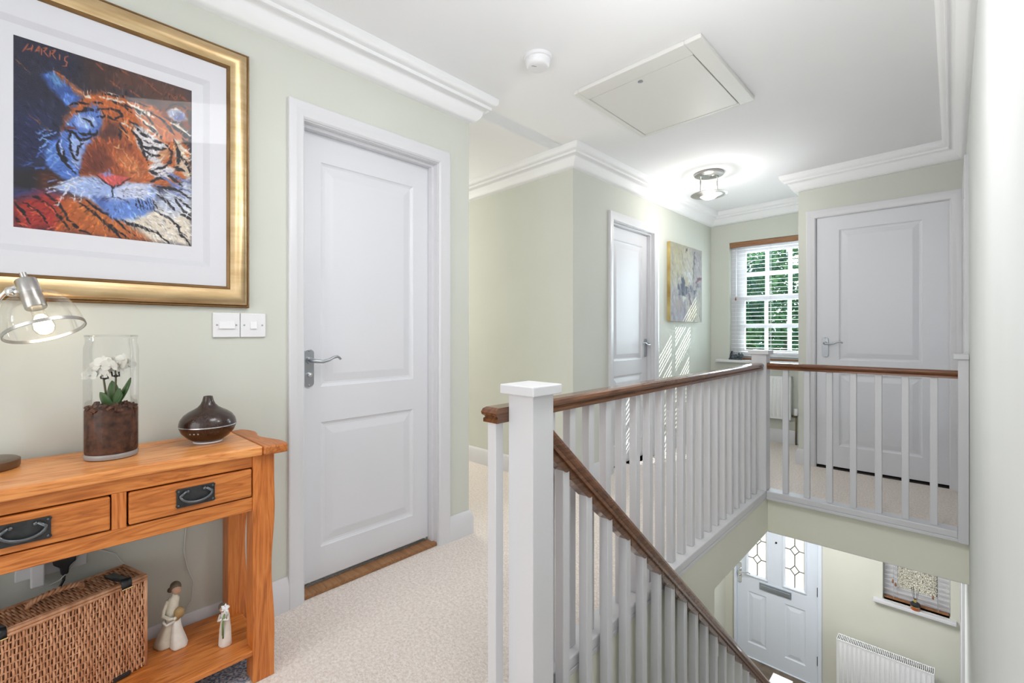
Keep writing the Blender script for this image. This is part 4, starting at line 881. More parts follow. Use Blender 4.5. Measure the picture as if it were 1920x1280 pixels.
TIGER = [[0,104,58,34,60,70,[366,-24,1000,-26,1005,269,762,175,610,131,410,147]],[0,60,42,40,50,70,[328,-12,544,-20,489,155,335,169]],[0,40,46,84,60,70,[-2,380,206,325,188,522,95,692,0,728]],[0,38,34,36,20,80,[-2,701,238,664,225,771,-4,810]],[0,84,44,32,25,80,[111,688,229,656,233,769,115,780]],[1,140,76,40,9,100,[487,93,548,122]],[1,140,76,40,9,100,[610,110,674,140]],[1,140,76,40,9,100,[736,51,804,81]],[1,140,76,40,9,100,[826,58,895,89]],[1,140,76,40,9,100,[918,54,989,86]],[1,140,76,40,9,100,[544,2,607,30]],[1,140,76,40,9,100,[406,14,465,42]],[1,140,76,40,9,100,[942,104,1014,136]],[1,140,76,40,9,100,[670,16,736,46]],[1,120,80,60,5,100,[6,124,44,145,79,182]],[1,110,78,60,4,100,[64,396,124,432,177,467]],[0,62,60,110,14,90,[-1,800,234,779,306,824,202,840,-2,845]],[0,172,52,44,30,95,[-3,872,157,791,306,824,313,984,0,1000]],[0,186,98,46,25,95,[226,808,359,787,512,851,675,940,782,989,576,1007,209,997]],[0,205,120,60,20,70,[307,843,436,852,594,940,575,972,439,949]],[0,226,214,196,20,100,[513,871,734,799,993,607,1000,1000,739,994,644,934]],[0,190,200,222,30,90,[733,757,991,519,996,760,866,832]],[1,28,24,32,15,100,[7,879,49,918,76,977]],[1,28,24,32,15,100,[46,864,104,901,147,940,174,983]],[1,28,24,32,15,100,[93,825,169,859,232,929,268,980]],[1,28,24,32,15,100,[158,805,228,855,266,924,330,982,385,994]],[1,28,24,32,15,100,[11,950,36,991]],[1,28,24,32,15,100,[315,822,399,868,438,901,516,950,596,990]],[1,28,24,32,15,100,[360,806,417,846,513,881,564,934,635,975]],[1,28,24,32,15,100,[457,918,516,959,556,999]],[1,28,24,32,17,100,[532,868,593,905,675,915,759,935,847,993]],[1,28,24,32,17,100,[756,806,866,848,912,890,924,931,994,993]],[1,28,24,32,17,100,[933,802,997,825]],[1,28,24,32,17,100,[885,712,944,779,996,804]],[1,214,90,62,10,100,[25,912,58,952]],[1,214,90,62,10,100,[79,886,131,933]],[1,214,90,62,10,100,[20,975,68,987]],[1,214,90,62,10,100,[143,849,205,905]],[0,186,98,46,14,100,[294,281,346,211,470,171,611,163,761,170,875,234,970,323,998,540,884,626,731,674,566,692,338,703,281,636,215,535,244,393]],[0,130,62,30,16,90,[244,393,315,355,291,440,238,452]],[0,62,92,160,12,95,[129,167,197,126,262,171,346,206,303,298,254,302,202,247,166,219]],[0,110,160,210,12,80,[163,156,207,148,244,186,210,216]],[0,86,124,205,8,90,[229,250,300,219,294,281,253,297]],[0,150,95,70,8,90,[188,124,261,156,346,201,329,236,263,190,212,156]],[1,200,110,60,8,100,[188,124,225,142,270,158]],[1,212,135,80,8,100,[290,192,337,209,375,228]],[1,186,98,46,9,100,[267,298,320,264,376,238]],[0,86,124,205,12,95,[270,366,332,311,414,258,455,309,430,417,367,501,330,627,320,716,235,703,155,652,140,589,179,514,229,464]],[1,120,160,225,9,100,[149,597,189,541,231,493]],[1,120,160,225,9,100,[146,635,191,588,224,543]],[1,120,160,225,9,100,[168,659,209,612,229,570]],[1,120,160,225,9,100,[116,519,161,490,203,461]],[1,120,160,225,9,100,[122,565,171,516]],[1,120,160,225,9,100,[110,483,176,453]],[1,70,100,170,7,100,[108,615,147,559]],[1,70,100,170,7,100,[45,674,93,650]],[1,70,100,170,7,100,[102,681,152,662]],[0,165,185,232,8,90,[275,483,310,465,383,448,349,515,325,608,299,633,274,570]],[0,165,185,232,10,80,[305,347,379,318,418,369,363,403,307,396]],[1,28,24,32,15,100,[213,497,216,573,254,623,300,662]],[1,28,24,32,15,100,[273,444,272,522,292,576,315,591]],[1,28,24,32,15,100,[246,431,291,440,324,471,383,448,420,409]],[1,28,24,32,15,100,[318,433,364,432,406,417]],[1,28,24,32,15,100,[342,348,380,358,400,384]],[1,28,24,32,15,100,[304,318,377,289,416,289]],[1,28,24,32,15,100,[305,564,321,511,348,486]],[1,28,24,32,15,100,[232,531,243,586,272,629]],[1,190,205,240,8,100,[226,494,234,579]],[1,190,205,240,8,100,[284,597,317,639]],[1,190,205,240,8,100,[255,661,301,700]],[1,120,60,45,14,100,[228,435,272,415,308,421]],[0,150,76,42,10,100,[421,429,496,370,556,376,619,435,679,516,707,584,667,644,585,653,505,633,414,650,332,665,337,567,376,499]],[0,96,44,34,26,75,[341,556,423,489,502,532,466,630,336,665]],[0,198,116,66,24,80,[501,522,601,491,675,559,667,633,595,636,553,583]],[0,60,36,40,22,75,[420,419,475,334,545,327,547,399,460,440]],[1,220,150,100,6,100,[560,479,623,548,656,615]],[1,220,150,100,6,100,[541,524,604,593]],[1,220,150,100,6,100,[509,470,559,469]],[1,226,214,196,14,100,[432,202,500,199,571,195]],[1,226,214,196,14,100,[460,179,539,162]],[1,226,214,196,14,100,[591,189,687,217,763,240]],[1,226,214,196,14,100,[645,249,732,291,799,351]],[1,226,214,196,14,100,[554,315,617,341]],[1,226,214,196,14,100,[356,214,394,218]],[1,226,214,196,14,100,[711,318,776,324]],[1,226,214,196,14,100,[623,212,698,246]],[1,28,24,32,14,100,[451,182,550,164,632,173,707,179]],[1,28,24,32,14,100,[415,278,492,253,542,255,558,277,514,304]],[1,28,24,32,14,100,[417,319,474,304,534,309]],[1,28,24,32,14,100,[571,205,644,217,709,243,742,278]],[1,28,24,32,14,100,[491,207,572,216,614,247]],[1,28,24,32,14,100,[545,327,576,372,608,406]],[1,28,24,32,14,100,[595,294,647,312,680,347]],[1,28,24,32,14,100,[719,208,796,232,865,281]],[1,28,24,32,14,100,[688,281,765,326,810,359]],[1,28,24,32,14,100,[395,243,452,238]],[1,28,24,32,14,100,[546,358,548,420]],[1,28,24,32,14,100,[762,175,829,190]],[1,28,24,32,14,100,[830,267,888,308]],[1,28,24,32,14,100,[267,288,330,266,376,259]],[1,212,135,80,10,100,[556,361,597,387,619,424]],[1,212,135,80,10,100,[764,283,854,305]],[0,224,226,232,8,92,[616,310,690,323,766,359,833,387,835,452,770,519,705,500,661,446,639,399]],[0,224,226,232,8,92,[716,530,792,504,882,529,871,585,773,614,718,582]],[0,200,130,80,6,85,[758,468,822,400,851,437,802,491]],[1,28,24,32,17,100,[671,434,724,427,779,426,828,410]],[1,28,24,32,17,100,[693,450,736,472,791,461]],[1,28,24,32,17,100,[617,351,660,394,694,481,716,530]],[1,28,24,32,17,100,[822,389,862,413,858,479,814,531,749,550]],[1,28,24,32,17,100,[626,318,669,349,734,366]],[1,28,24,32,17,100,[745,374,811,381]],[1,28,24,32,17,100,[718,571,772,582]],[1,28,24,32,17,100,[730,632,794,599,838,602]],[1,60,40,50,12,100,[681,389,734,398]],[0,214,200,180,10,85,[878,344,923,333,991,497,992,574,893,516]],[1,28,24,32,22,100,[878,344,914,424,904,514]],[1,28,24,32,22,100,[935,320,988,363]],[1,28,24,32,22,100,[926,443,973,478,992,541]],[1,28,24,32,22,100,[881,518,950,527]],[1,28,24,32,22,100,[922,289,987,307]],[1,28,24,32,22,100,[864,259,946,283]],[1,226,214,196,13,100,[889,341,936,386,989,408]],[1,226,214,196,13,100,[852,240,922,256,981,286]],[1,226,214,196,13,100,[948,428,990,452]],[1,110,120,170,14,100,[793,578,872,628,988,652]],[1,110,120,170,14,100,[730,643,839,655,954,701]],[1,110,120,170,14,100,[815,553,905,579,993,596]],[1,28,24,32,18,100,[774,656,884,648,989,696]],[1,28,24,32,18,100,[837,570,929,618]],[1,28,24,32,18,100,[753,691,841,740,887,787]],[1,28,24,32,18,100,[885,691,996,760]],[0,130,62,30,10,90,[762,197,861,126,942,115,985,172,981,253,875,234]],[0,170,180,205,8,95,[834,178,885,140,943,149,968,199,898,228,846,208]],[0,90,95,150,8,80,[874,190,932,163,956,202,886,220]],[1,28,24,32,15,100,[828,168,873,123,931,107,978,140,986,229]],[1,28,24,32,15,100,[818,215,875,234,945,233]],[1,226,214,196,6,100,[856,161,919,139]],[0,165,185,232,10,97,[190,758,249,719,319,679,415,662,468,680,508,712,586,663,720,645,774,677,754,754,673,844,533,888,435,833,359,787,225,775]],[0,86,124,205,14,75,[405,779,510,782,722,743,756,796,632,875,514,886,436,843]],[0,70,90,160,12,70,[396,781,471,768,454,830,421,821]],[0,216,218,232,10,70,[517,711,626,661,709,657,711,730,529,764]],[1,90,90,130,4,100,[557,709,567,709]],[1,90,90,130,4,100,[585,705,595,706]],[1,90,90,130,4,100,[613,702,623,702]],[1,90,90,130,4,100,[642,698,652,698]],[1,90,90,130,4,100,[670,694,681,694]],[1,90,90,130,4,100,[557,722,567,723]],[1,90,90,130,4,100,[585,718,595,719]],[1,90,90,130,4,100,[613,715,624,715]],[1,90,90,130,4,100,[642,711,652,711]],[1,90,90,130,4,100,[671,707,681,707]],[1,90,90,130,4,100,[558,735,568,736]],[1,90,90,130,4,100,[586,732,596,732]],[1,90,90,130,4,100,[614,728,624,728]],[1,90,90,130,4,100,[642,724,653,725]],[1,90,90,130,4,100,[671,721,682,721]],[1,90,90,130,4,100,[558,748,568,749]],[1,90,90,130,4,100,[586,745,596,745]],[1,90,90,130,4,100,[614,741,624,742]],[1,90,90,130,4,100,[643,738,653,738]],[1,90,90,130,4,100,[672,734,682,734]],[1,28,24,32,6,100,[639,751,651,816]],[1,28,24,32,6,100,[655,749,672,813]],[1,28,24,32,6,100,[672,746,692,810]],[1,28,24,32,6,100,[689,744,713,807]],[1,28,24,32,6,100,[705,741,734,804]],[1,28,24,32,6,100,[722,738,756,801]],[1,28,24,32,6,100,[739,735,777,798]],[0,200,88,84,4,100,[414,650,466,635,600,637,556,674,507,705,458,676]],[0,140,150,215,5,85,[428,642,476,624,515,637,467,655]],[1,60,30,45,8,100,[414,650,458,679,503,707,556,676,603,639]],[1,28,24,32,10,100,[503,705,502,763]],[1,80,80,120,7,100,[502,763,433,784]],[1,80,80,120,7,100,[502,763,589,765]],[1,226,228,240,5,100,[355,685,284,722,148,779]],[1,226,228,240,5,100,[347,697,259,751,162,795]],[1,226,228,240,5,100,[303,738,298,787,293,826]],[1,226,228,240,5,100,[268,754,231,807,213,862]],[1,226,228,240,5,100,[349,750,332,781,329,820]],[1,226,228,240,5,100,[285,732,251,766,235,816]],[1,226,228,240,5,100,[377,769,373,799]],[1,226,228,240,5,100,[319,682,223,733]],[1,226,228,240,5,100,[807,666,896,694,992,744]],[1,226,228,240,5,100,[796,684,836,741,831,784,805,830,795,884]],[1,226,228,240,5,100,[956,820,973,791,996,782]],[1,226,228,240,5,100,[731,674,808,714]],[1,226,228,240,5,100,[710,698,765,752]],[1,120,140,200,5,100,[205,718,155,745]],[1,120,140,200,5,100,[200,784,149,784]],[1,205,110,72,6,100,[68,25,56,50,41,76]],[1,205,110,72,6,100,[90,24,82,62]],[1,205,110,72,6,100,[61,58,88,41]],[1,205,110,72,6,100,[100,56,121,20,121,59]],[1,205,110,72,6,100,[105,49,121,41]],[1,205,110,72,6,100,[140,23,159,15,145,37,139,37]],[1,205,110,72,6,100,[133,26,132,63]],[1,205,110,72,6,100,[143,38,166,62]],[1,205,110,72,6,100,[182,22,200,13,186,37,178,36]],[1,205,110,72,6,100,[174,25,172,62]],[1,205,110,72,6,100,[183,39,203,62]],[1,205,110,72,6,100,[222,29,220,62]],[1,205,110,72,6,100,[265,24,249,35,246,54,259,59,255,81,235,89]]]
cv = Canvas(236, 296, (44, 44, 60))
nb = vnoise(296, 236, 22, 21)[..., None]; cv.img = cv.img*(1-.35*nb) + np.array((30, 36, 66))*.35*nb
for s_ in TIGER[:-14]: cv.draw(*s_[:4], s_[4], s_[5], s_[6])
rs = np.random.RandomState(5)
for k in range(3600):
    x, y = rs.rand(2); c = cv.img[min(295, int(y*295)), min(235, int(x*235))]
    if c.sum() < 150 and rs.rand() < .7: continue
    dx, dy = x-.52, y-.72; a_ = math.atan2(dy*1.2, dx) + (rs.rand()-.5)*.7; ln = .012 + .022*rs.rand(); f = .55 + .95*rs.rand()
    cc = np.clip(c*f + (rs.rand()-.5)*26, 0, 255)
    cv.draw(1, cc[0], cc[1], cc[2], 3.2+3*rs.rand(), 75, [1000*x, 1000*y, 1000*(x+ln*math.cos(a_)), 1000*(y+ln*math.sin(a_))])
cv.finish(.22)
gx_, gy_ = np.meshgrid(np.arange(236)/235, np.arange(296)/295); cv.X, cv.Y = gx_, gy_
for s_ in TIGER[-14:]: cv.draw(*s_[:4], s_[4]*.8, 90, s_[6])
PT = thing('framed_picture', 'large gold framed tiger head print with white mount above the console table', 'picture', (L+.002, .207, 1.627))
fy0, fy1, fz0, fz1 = -.383, .383, -.461, .459
def frame_sweep(prof, a0, a1, b0, b1):
    mb = MB().sweep(prof, [(a0, b0), (a0, b1), (a1, b1), (a1, b0)], closed=True); mb.v = [(z, x, y) for x, y, z in mb.v]; return mb
frame_sweep([(0,0),(0,.013),(.003,.016),(.006,.016),(.009,.013),(.009,0)], fy0, fy1, fz0, fz1).build('frame_edge', M_golddark, PT, smooth=30)
frame_sweep([(.008,0),(.008,.016),(.012,.023),(.018,.028),(.028,.032),(.040,.031),(.052,.026),(.060,.021),(.064,.019),(.064,0)], fy0, fy1, fz0, fz1).build('frame', M_gold, PT, smooth=50)
frame_sweep([(.063,0),(.063,.019),(.066,.021),(.070,.019),(.074,.014),(.074,0)], fy0, fy1, fz0, fz1).build('frame_lip', M_golddark, PT, smooth=30)
def ring(o0, o1, h0, i0, i1, h1):
    (a, b), (c, d) = o0, o1; (e, f), (g, k) = i0, i1
    return MB().add([(h0,a,b),(h0,c,b),(h0,c,d),(h0,a,d),(h1,e,f),(h1,g,f),(h1,g,k),(h1,e,k)], [(0,1,5,4),(1,2,6,5),(2,3,7,6),(3,0,4,7)])
oy0, oy1, oz0, oz1 = -.236, .240, -.306, .302
ring((fy0+.07, fz0+.07), (fy1-.07, fz1-.07), .0125, (oy0-.018, oz0-.018), (oy1+.018, oz1+.018), .0125).build('mount_board', M_matboard, PT)
ring((oy0-.018, oz0-.018), (oy1+.018, oz1+.018), .0125, (oy0, oz0), (oy1, oz1), .0050).build('mount_bevel', M_bevelcut, PT)
py0, py1, pz0, pz1 = -.208, .207, -.258, .271
ring((oy0, oz0), (oy1, oz1), .0050, (py0, pz0), (py1, pz1), .0050).build('inner_mount', M_matboard, PT)
cv.mesh(lambda u, v: (.0048, py0 + (py1-py0)*u, pz1 + (pz0-pz1)*v)).build('print', M_print, PT)
box(.0145, .016, fy0+.068, fy1-.068, fz0+.068, fz1-.068).build('glass', M_picglass, PT)

ab = Canvas(90, 100, (190, 187, 182), .035, 1000.0, 1000.0)
def AP_(c, s_, amt, *p): ab.draw(0, *c, s_, amt, [q for xy in p for q in xy])
def AS_(c, w_, *p): ab.draw(1, *c, w_, 90, [q for xy in p for q in xy])
AP_((200,194,160), 90, 90, (0,0),(480,0),(420,420),(0,480)); AP_((214,208,186), 60, 80, (300,0),(1000,0),(1000,400),(420,420))
AP_((188,182,186), 80, 90, (700,0),(1000,0),(1000,560),(760,520)); AP_((176,172,184), 80, 90, (0,640),(560,620),(520,1000),(0,1000)); AP_((205,200,176), 70, 85, (480,700),(900,760),(900,1000),(500,1000))
AP_((190,172,146), 70, 60, (150,700),(330,700),(320,830),(160,830)); AP_((208,190,140), 40, 60, (460,420),(580,430),(560,540),(470,520))
for c, w_, p in [((90,88,100),34,[(760,60),(730,200),(690,420)]),((96,94,100),24,[(500,20),(470,90)]),((130,90,100),44,[(1000,390),(880,420),(760,470)]),((86,92,108),90,[(330,420),(380,520),(420,600)]),((92,96,114),90,[(220,560),(420,590),(640,560)]),((110,110,126),70,[(600,520),(720,600),(820,560)]),((82,86,100),50,[(250,640),(330,620),(420,670)]),((110,84,96),60,[(560,640),(600,720),(660,760)]),((222,222,226),44,[(420,360),(540,380),(640,330)]),((228,228,230),40,[(520,300),(620,400),(560,460)]),((224,222,214),36,[(360,700),(480,690)]),((150,146,160),60,[(420,760),(430,900)]),((120,120,136),50,[(820,520),(960,480)]),((230,230,232),30,[(230,480),(280,430)])]: AS_(c, w_, *p)
rs = np.random.RandomState(8)
for k in range(420):
    x, y = rs.rand(2); c = ab.img[min(99, int(y*99)), min(89, int(x*89))]*.6 + np.array((190,189,192))*.4; f = .82 + .34*rs.rand(); ln = .04+.09*rs.rand(); a_ = 1.2 + (rs.rand()-.5)*1.2
    cc = np.clip(c*f, 0, 255); ab.draw(1, cc[0], cc[1], cc[2], 14+18*rs.rand(), 55, [1000*x, 1000*y, 1000*(x+ln*math.cos(a_)), 1000*(y+ln*math.sin(a_))])
ab.finish(.10, 33); ab.img *= .84
CA = thing('canvas_painting', 'unframed abstract canvas in grey, cream and ochre on the landing wall by the window', 'painting', (L+.001, 4.42, 1.535))
cy0, cy1, cz0, cz1 = -.352, .375, -.362, .362
ab.mesh(lambda u, v: (.0325, cy0 + (cy1-cy0)*u, cz1 + (cz0-cz1)*v)).build('painted_face', M_canvas, CA)
MB().add([(0,cy0,cz0),(.032,cy0,cz0),(.032,cy0,cz1),(0,cy0,cz1),(0,cy1,cz0),(.032,cy1,cz0),(.032,cy1,cz1),(0,cy1,cz1)], [(0,1,2,3),(7,6,5,4),(0,4,5,1),(3,2,6,7),(1,5,6,2)]).build('canvas_edge', noisy('ochre_canvas_edge', (.36,.22,.05), (.62,.50,.20), 6, .7), CA)

# ================================================================== CEILING FITTINGS
tilt = -math.atan(.025)
hx_, hy_ = -1.1095, 2.373
HT = thing('loft_hatch', 'square ivory loft hatch with raised white frame in the ceiling', 'hatch', (hx_, hy_, ceilz(hx_))); HT.rotation_euler = (0, tilt, 0)
a_, b_ = .3315, .373
fo = MB().sweep([(0,0),(0,-.018),(.006,-.022),(.022,-.022),(.026,-.019),(.026,0)][::-1], [(-a_,-b_),(-a_,b_),(a_,b_),(a_,-b_)], closed=True)
# wider boards on the near and right sides
MB().box(-a_, -.302, -b_, b_, -.020, 0).box(.258, a_, -b_, b_, -.020, 0).box(-.302, .258, -b_, -.272, -.020, 0).box(-.302, .258, .353, b_, -.020, 0).build('hatch_frame', M_hatch, HT, bev=.004)
box(-.303, .259, -.273, .354, -.002, -.0005).build('hatch_gap', M_dark, HT)
box(-.299, .252, -.266, .350, -.017, -.002).build('hatch_panel', M_hatch, HT, bev=.002)
MB().lathe([(0,-.0175),(.012,-.0175),(.013,-.0195),(.008,-.0205),(0,-.0205)][::-1], 16, c=(-.022, -.236, 0)).build('catch', M_steel, HT, smooth=35)
sx_, sy_ = -1.385, 1.645
SA = thing('smoke_alarm', 'round white smoke alarm on the ceiling in front of the loft hatch', 'smoke alarm', (sx_, sy_, ceilz(sx_))); SA.rotation_euler = (0, tilt, 0)
MB().lathe([(0,-.016),(.058,-.016),(.064,-.013),(.065,-.004),(.065,0)], 40).build('mounting_base', M_plastic, SA, smooth=40)
MB().lathe([(0,-.050),(.030,-.050),(.044,-.048),(.052,-.042),(.056,-.030),(.058,-.017),(.058,-.015)], 40).build('alarm_body', M_plastic, SA, smooth=40)
vt = MB()
for (u_, d_, z_) in [(-.030, -.030, -.046), (-.026, -.020, -.0505), (-.014, -.016, -.0505)]:
    p = U*u_*.9 + F_*d_; vt.add([tuple(p + U*a*.006 + F_*b*.0022 + UP*z_) for a, b in ((-1,-1),(1,-1),(1,1),(-1,1))], [(0,1,2,3)])
vt.build('vent_slot', mat('grey_vent', (.25,.25,.25), .6), SA)

cx_, cy_ = -1.41, 3.785; cz_ = ceilz(cx_)
CL = thing('ceiling_light', 'lit brushed nickel ceiling light with opal glass dish hanging from a round plate', 'light', (cx_, cy_, cz_))
MB().lathe([(0,-.022),(.070,-.022),(.090,-.018),(.108,-.016),(.110,-.010),(.108,0)], 48).build('ceiling_plate', M_nickel, CL, smooth=40)
M_mir = mat('mirror_disc', (.55,.56,.58), .1, 1.0)
for sg in (-1, 1):
    MB().lathe([(0,-.0245),(.034,-.0245),(.036,-.0225),(0,-.0225)][::-1], 32, c=tuple(U*(sg*.042))).build('plate_disc', M_mir, CL, smooth=35)
    p = U*(sg*.066); MB().tube([tuple(p + UP*-.018), tuple(p + UP*-.172)], .0042, 10).build('rod', M_nickel, CL, smooth=True)
ri = MB().lathe([(.062,-.176),(.088,-.168),(.112,-.164),(.132,-.166),(.136,-.169),(.132,-.172),(.112,-.170),(.088,-.175),(.064,-.184)], 56).build('dish_ring', M_nickel, CL, smooth=50)
MB().lathe([(0,-.206),(.020,-.2045),(.040,-.199),(.056,-.190),(.066,-.180),(.064,-.172),(.04,-.168),(0,-.167)], 40).build('opal_glass', M_emit, CL, smooth=True)
lamp('ceiling_light_up', 'POINT', (cx_, cy_, cz_-.12), .30, (1.0,.96,.9), size=.04)
lamp('ceiling_light_down', 'POINT', (cx_, cy_, cz_-.36), 3.2, (1.0,.97,.93), size=.06)

# ================================================================== RADIATORS
def radiator(lab, x0, x1, y0, y1, z0, z1, pitch=.034, valve=None):
    r = thing('radiator', lab, 'radiator', ((x0+x1)/2, y1, z0)); ox, oy, oz = r.location
    mb = MB(); n_ = max(3, int((x1-x0-.03)/pitch)); p = (x1-x0-.03)/n_; prof = []
    prof.append((x0, 0.006))
    for i in range(n_):
        a = x0+.015+i*p
        prof += [(a, .006), (a+p*.22, .006), (a+p*.36, 0), (a+p*.78, 0), (a+p*.92, .006)]
    prof.append((x1, .006))
    zs = [z0+.004, z0+.022, z0+.034, z1-.034, z1-.022, z1-.004]; fl = [0, 0, 1, 1, 0, 0]
    k = len(prof); vs = []; fs = []
    for z, f in zip(zs, fl): vs += [(x-ox, y0 + (d if f else .006) - oy, z-oz) for x, d in prof]
    for j in range(len(zs)-1):
        for i in range(k-1): fs.append((j*k+i, j*k+i+1, (j+1)*k+i+1, (j+1)*k+i))
    mb.add(vs, fs).build('front_panel', M_rad, r, smooth=30)
    box(x0-ox, x1-ox, y0+.0065-oy, y0+.012-oy, .002, z1-z0-.002).build('panel_back', M_rad, r)
    box(x0-ox, x1-ox, y1-.012-oy, y1-.004-oy, .002, z1-z0-.002).build('rear_panel', M_rad, r)
    for xa in (x0, x1-.004): box(xa-ox, xa+.004-ox, y0-oy+.003, y1-oy, 0, z1-z0+.002).build('side_cover', M_rad, r, bev=.001)
    gr = MB(); m_ = int((x1-x0)/.0125)
    gr.box(x0-ox, x1-ox, y0-oy+.004, y0-oy+.016, z1-z0-.004, z1-z0).box(x0-ox, x1-ox, y1-oy-.016, y1-oy-.004, z1-z0-.004, z1-z0)
    for i in range(m_+1):
        a = x0 + (x1-x0-.006)*i/m_; gr.box(a-ox, a+.006-ox, y0-oy+.016, y1-oy-.016, z1-z0-.004, z1-z0)
    gr.build('top_grille', M_rad, r)
    box(x0+.01-ox, x1-.01-ox, y0-oy+.018, y1-oy-.018, .03, z1-z0-.03).build('convector_core', mat('radiator_inside', (.10,.095,.085), .8), r)
    if valve:
        vx = x1 + .035
        MB().tube([(x1-ox-.002, -.03, .035), (vx-ox, -.03, .035)], .010, 12).tube([(vx-ox, -.03, .045), (vx-ox, -.03, -(z0 if z0 > 0 else .10)+.0)], .0075, 10).build('valve_pipe', mat('tarnished_brass', (.20,.16,.10), .4, .8), r, smooth=True)
        MB().lathe([(0,.045),(.018,.045),(.021,.055),(.021,.105),(.017,.112),(0,.112)], 20, c=(vx-ox, -.03, 0)).build('valve_head', M_plastic, r, smooth=35)
    return r
radiator('white ribbed radiator under the landing window', -1.66, -1.118, 5.05, 5.13, .235, .648, valve=True)
radiator('white ribbed radiator below the small window in the hall downstairs', -.808, -.111, 5.39, 5.515, -2.36, -1.86)

# ================================================================== BLINDS
def blind(lab, x0, x1, y, z0, z1, sw, pitch, tilt_, valance, ladders, tassels):
    b = thing('venetian_blind', lab, 'blind', ((x0+x1)/2, y, z0)); hw = (x1-x0)/2
    c, s = math.cos(tilt_), math.sin(tilt_)
    me = MB(); prof = [(-sw/2, -.0004), (-sw/4, .0003), (0, .0005), (sw/4, .0003), (sw/2, -.0004)]
    vs = []; fs = []
    for x in (-hw, hw):
        for q in (.0005, -.0005):
            for (p, h_) in prof: vs.append((x, p*c - (h_+q)*s, p*s + (h_+q)*c))
    for i in range(4): fs += [(i, i+1, 11+i, 10+i), (5+i, 15+i, 16+i, 6+i)]
    fs += [(0, 10, 15, 5), (4, 9, 19, 14)]
    me.add(vs, fs)
    first = me.build('slat', M_slat, b); n_ = int((z1-z0-.05)/pitch)
    for i in range(n_):
        o = first if i == 0 else first.copy()
        if i: COL.objects.link(o); o.parent = b
        o.location = (0, 0, .04 + pitch*i)
    box(-hw, hw, -.02, .02, 0, .014).build('bottom_rail', M_blindwood, b, bev=.003)
    vx0, vx1, vh, vy = valance
    box(vx0-(x0+x1)/2, vx1-(x0+x1)/2, vy-y, vy-y+.014, z1-z0-vh, z1-z0).build('valance', M_blindwood, b, bev=.004)
    box(-hw, hw, -.018, .02, z1-z0-.035, z1-z0-.002).build('head_rail', M_slat, b)
    for lx_ in ladders:
        for yy in (-sw/2-.001, sw/2+.001): MB().tube([(lx_-(x0+x1)/2, yy, .01), (lx_-(x0+x1)/2, yy, z1-z0-.02)], .0014, 5).build('ladder_cord', M_cord, b)
    for (tx_, tz) in tassels:
        MB().tube([(tx_-(x0+x1)/2, -sw/2-.012, tz+.03-z0), (tx_-(x0+x1)/2, -sw/2-.012, z1-z0-.03)], .001, 5).build('pull_cord', M_cord, b)
        MB().lathe([(0,0),(.006,.002),(.008,.010),(.005,.028),(.002,.036),(0,.037)], 12, c=(tx_-(x0+x1)/2, -sw/2-.012, tz-z0)).build('cord_tassel', M_blindwood, b, smooth=True)
    return b
blind('white slatted blind with brown wooden valance at the landing window', -1.688, -.940, 5.168, .792, 2.004, .034, .0405, R(4), (-1.698, -.932, .054, 5.137), (-1.62, -1.32, -1.02), [(-1.64, 1.40)])
blind('small white slatted blind with brown bottom rail at the hall window downstairs', -.468, -.020, 5.655, -1.428, -.42, .034, .043, R(-27), (-.472, -.016, .05, 5.63), (-.40, -.09), [(-.405, -1.27), (-.385, -1.295), (-.125, -1.315)])

# ================================================================== SMALL THINGS ON SILLS
M_lump = noisy('charcoal_blue_cast', (.02,.03,.04), (.10,.13,.155), 60, .5, .8, bscale=80, bdist=.006)
OR = thing('sill_ornament', 'dark blue grey lumpy ornament at left end of the landing window sill', 'ornament', (-1.615, 5.085, .791))
lb_ = MB(); rnd = random.Random(4)
for i in range(16): lb_.sphere((-.045 + .095*rnd.random(), -.012 + .02*rnd.random(), .014 + .030*rnd.random()), .012 + .010*rnd.random(), 10, 8)
for i in range(5): lb_.sphere((.030 + .02*rnd.random(), -.01 + .02*rnd.random(), .035 + .022*rnd.random()), .012 + .006*rnd.random(), 10, 8)
lb_.box(-.07, .055, -.022, .022, 0, .014)
lb_.build('lumpy_body', M_lump, OR, smooth=True)
MB().prism([(-.068,0),(-.040,0),(-.036,.05),(-.034,.086),(-.048,.088),(-.060,.05)], lambda a, b, d: (a, d, b), -.014, .014).build('upright', mat('dark_slate', (.04,.045,.055), .5), OR, bev=.003)
RD = thing('reed_diffuser', 'amber reed diffuser bottle with dark label and gold neck on the hall window sill', 'diffuser', (-.243, 5.575, -1.430))
M_amber = mat('amber_liquid', (.42,.09,.015), .15, spec=.6, coat=.6)
MB().lathe([(0,0),(.031,0),(.034,.004),(.034,.052),(.030,.060),(.012,.066),(0,.066)], 28).build('bottle', M_amber, RD, smooth=40)
MB().lathe([(.0345,.034),(.0348,.034),(.0348,.056),(.0345,.056)], 28, close=True).lathe([(.0345,.056),(.029,.0625),(.013,.0675)], 28).build('dark_label', M_iron, RD, smooth=40)
MB().lathe([(.0352,.029),(.0354,.029),(.0354,.033),(.0352,.033)], 28, close=True).build('gold_line', mat('gold', (.75,.58,.22), .3, .9), RD)
MB().lathe([(.012,.066),(.012,.092),(.009,.094),(.009,.066)], 20, close=True).build('neck', mat('gold_neck', (.75,.60,.22), .3, .9), RD, smooth=40)
for k in range(6):
    a = 2*PI*k/6; MB().tube([(0,0,.03), (.030*math.cos(a), .012*math.sin(a), .20)], .0016, 6).build('reed', mat('dark_reed', (.05,.04,.035), .7), RD)

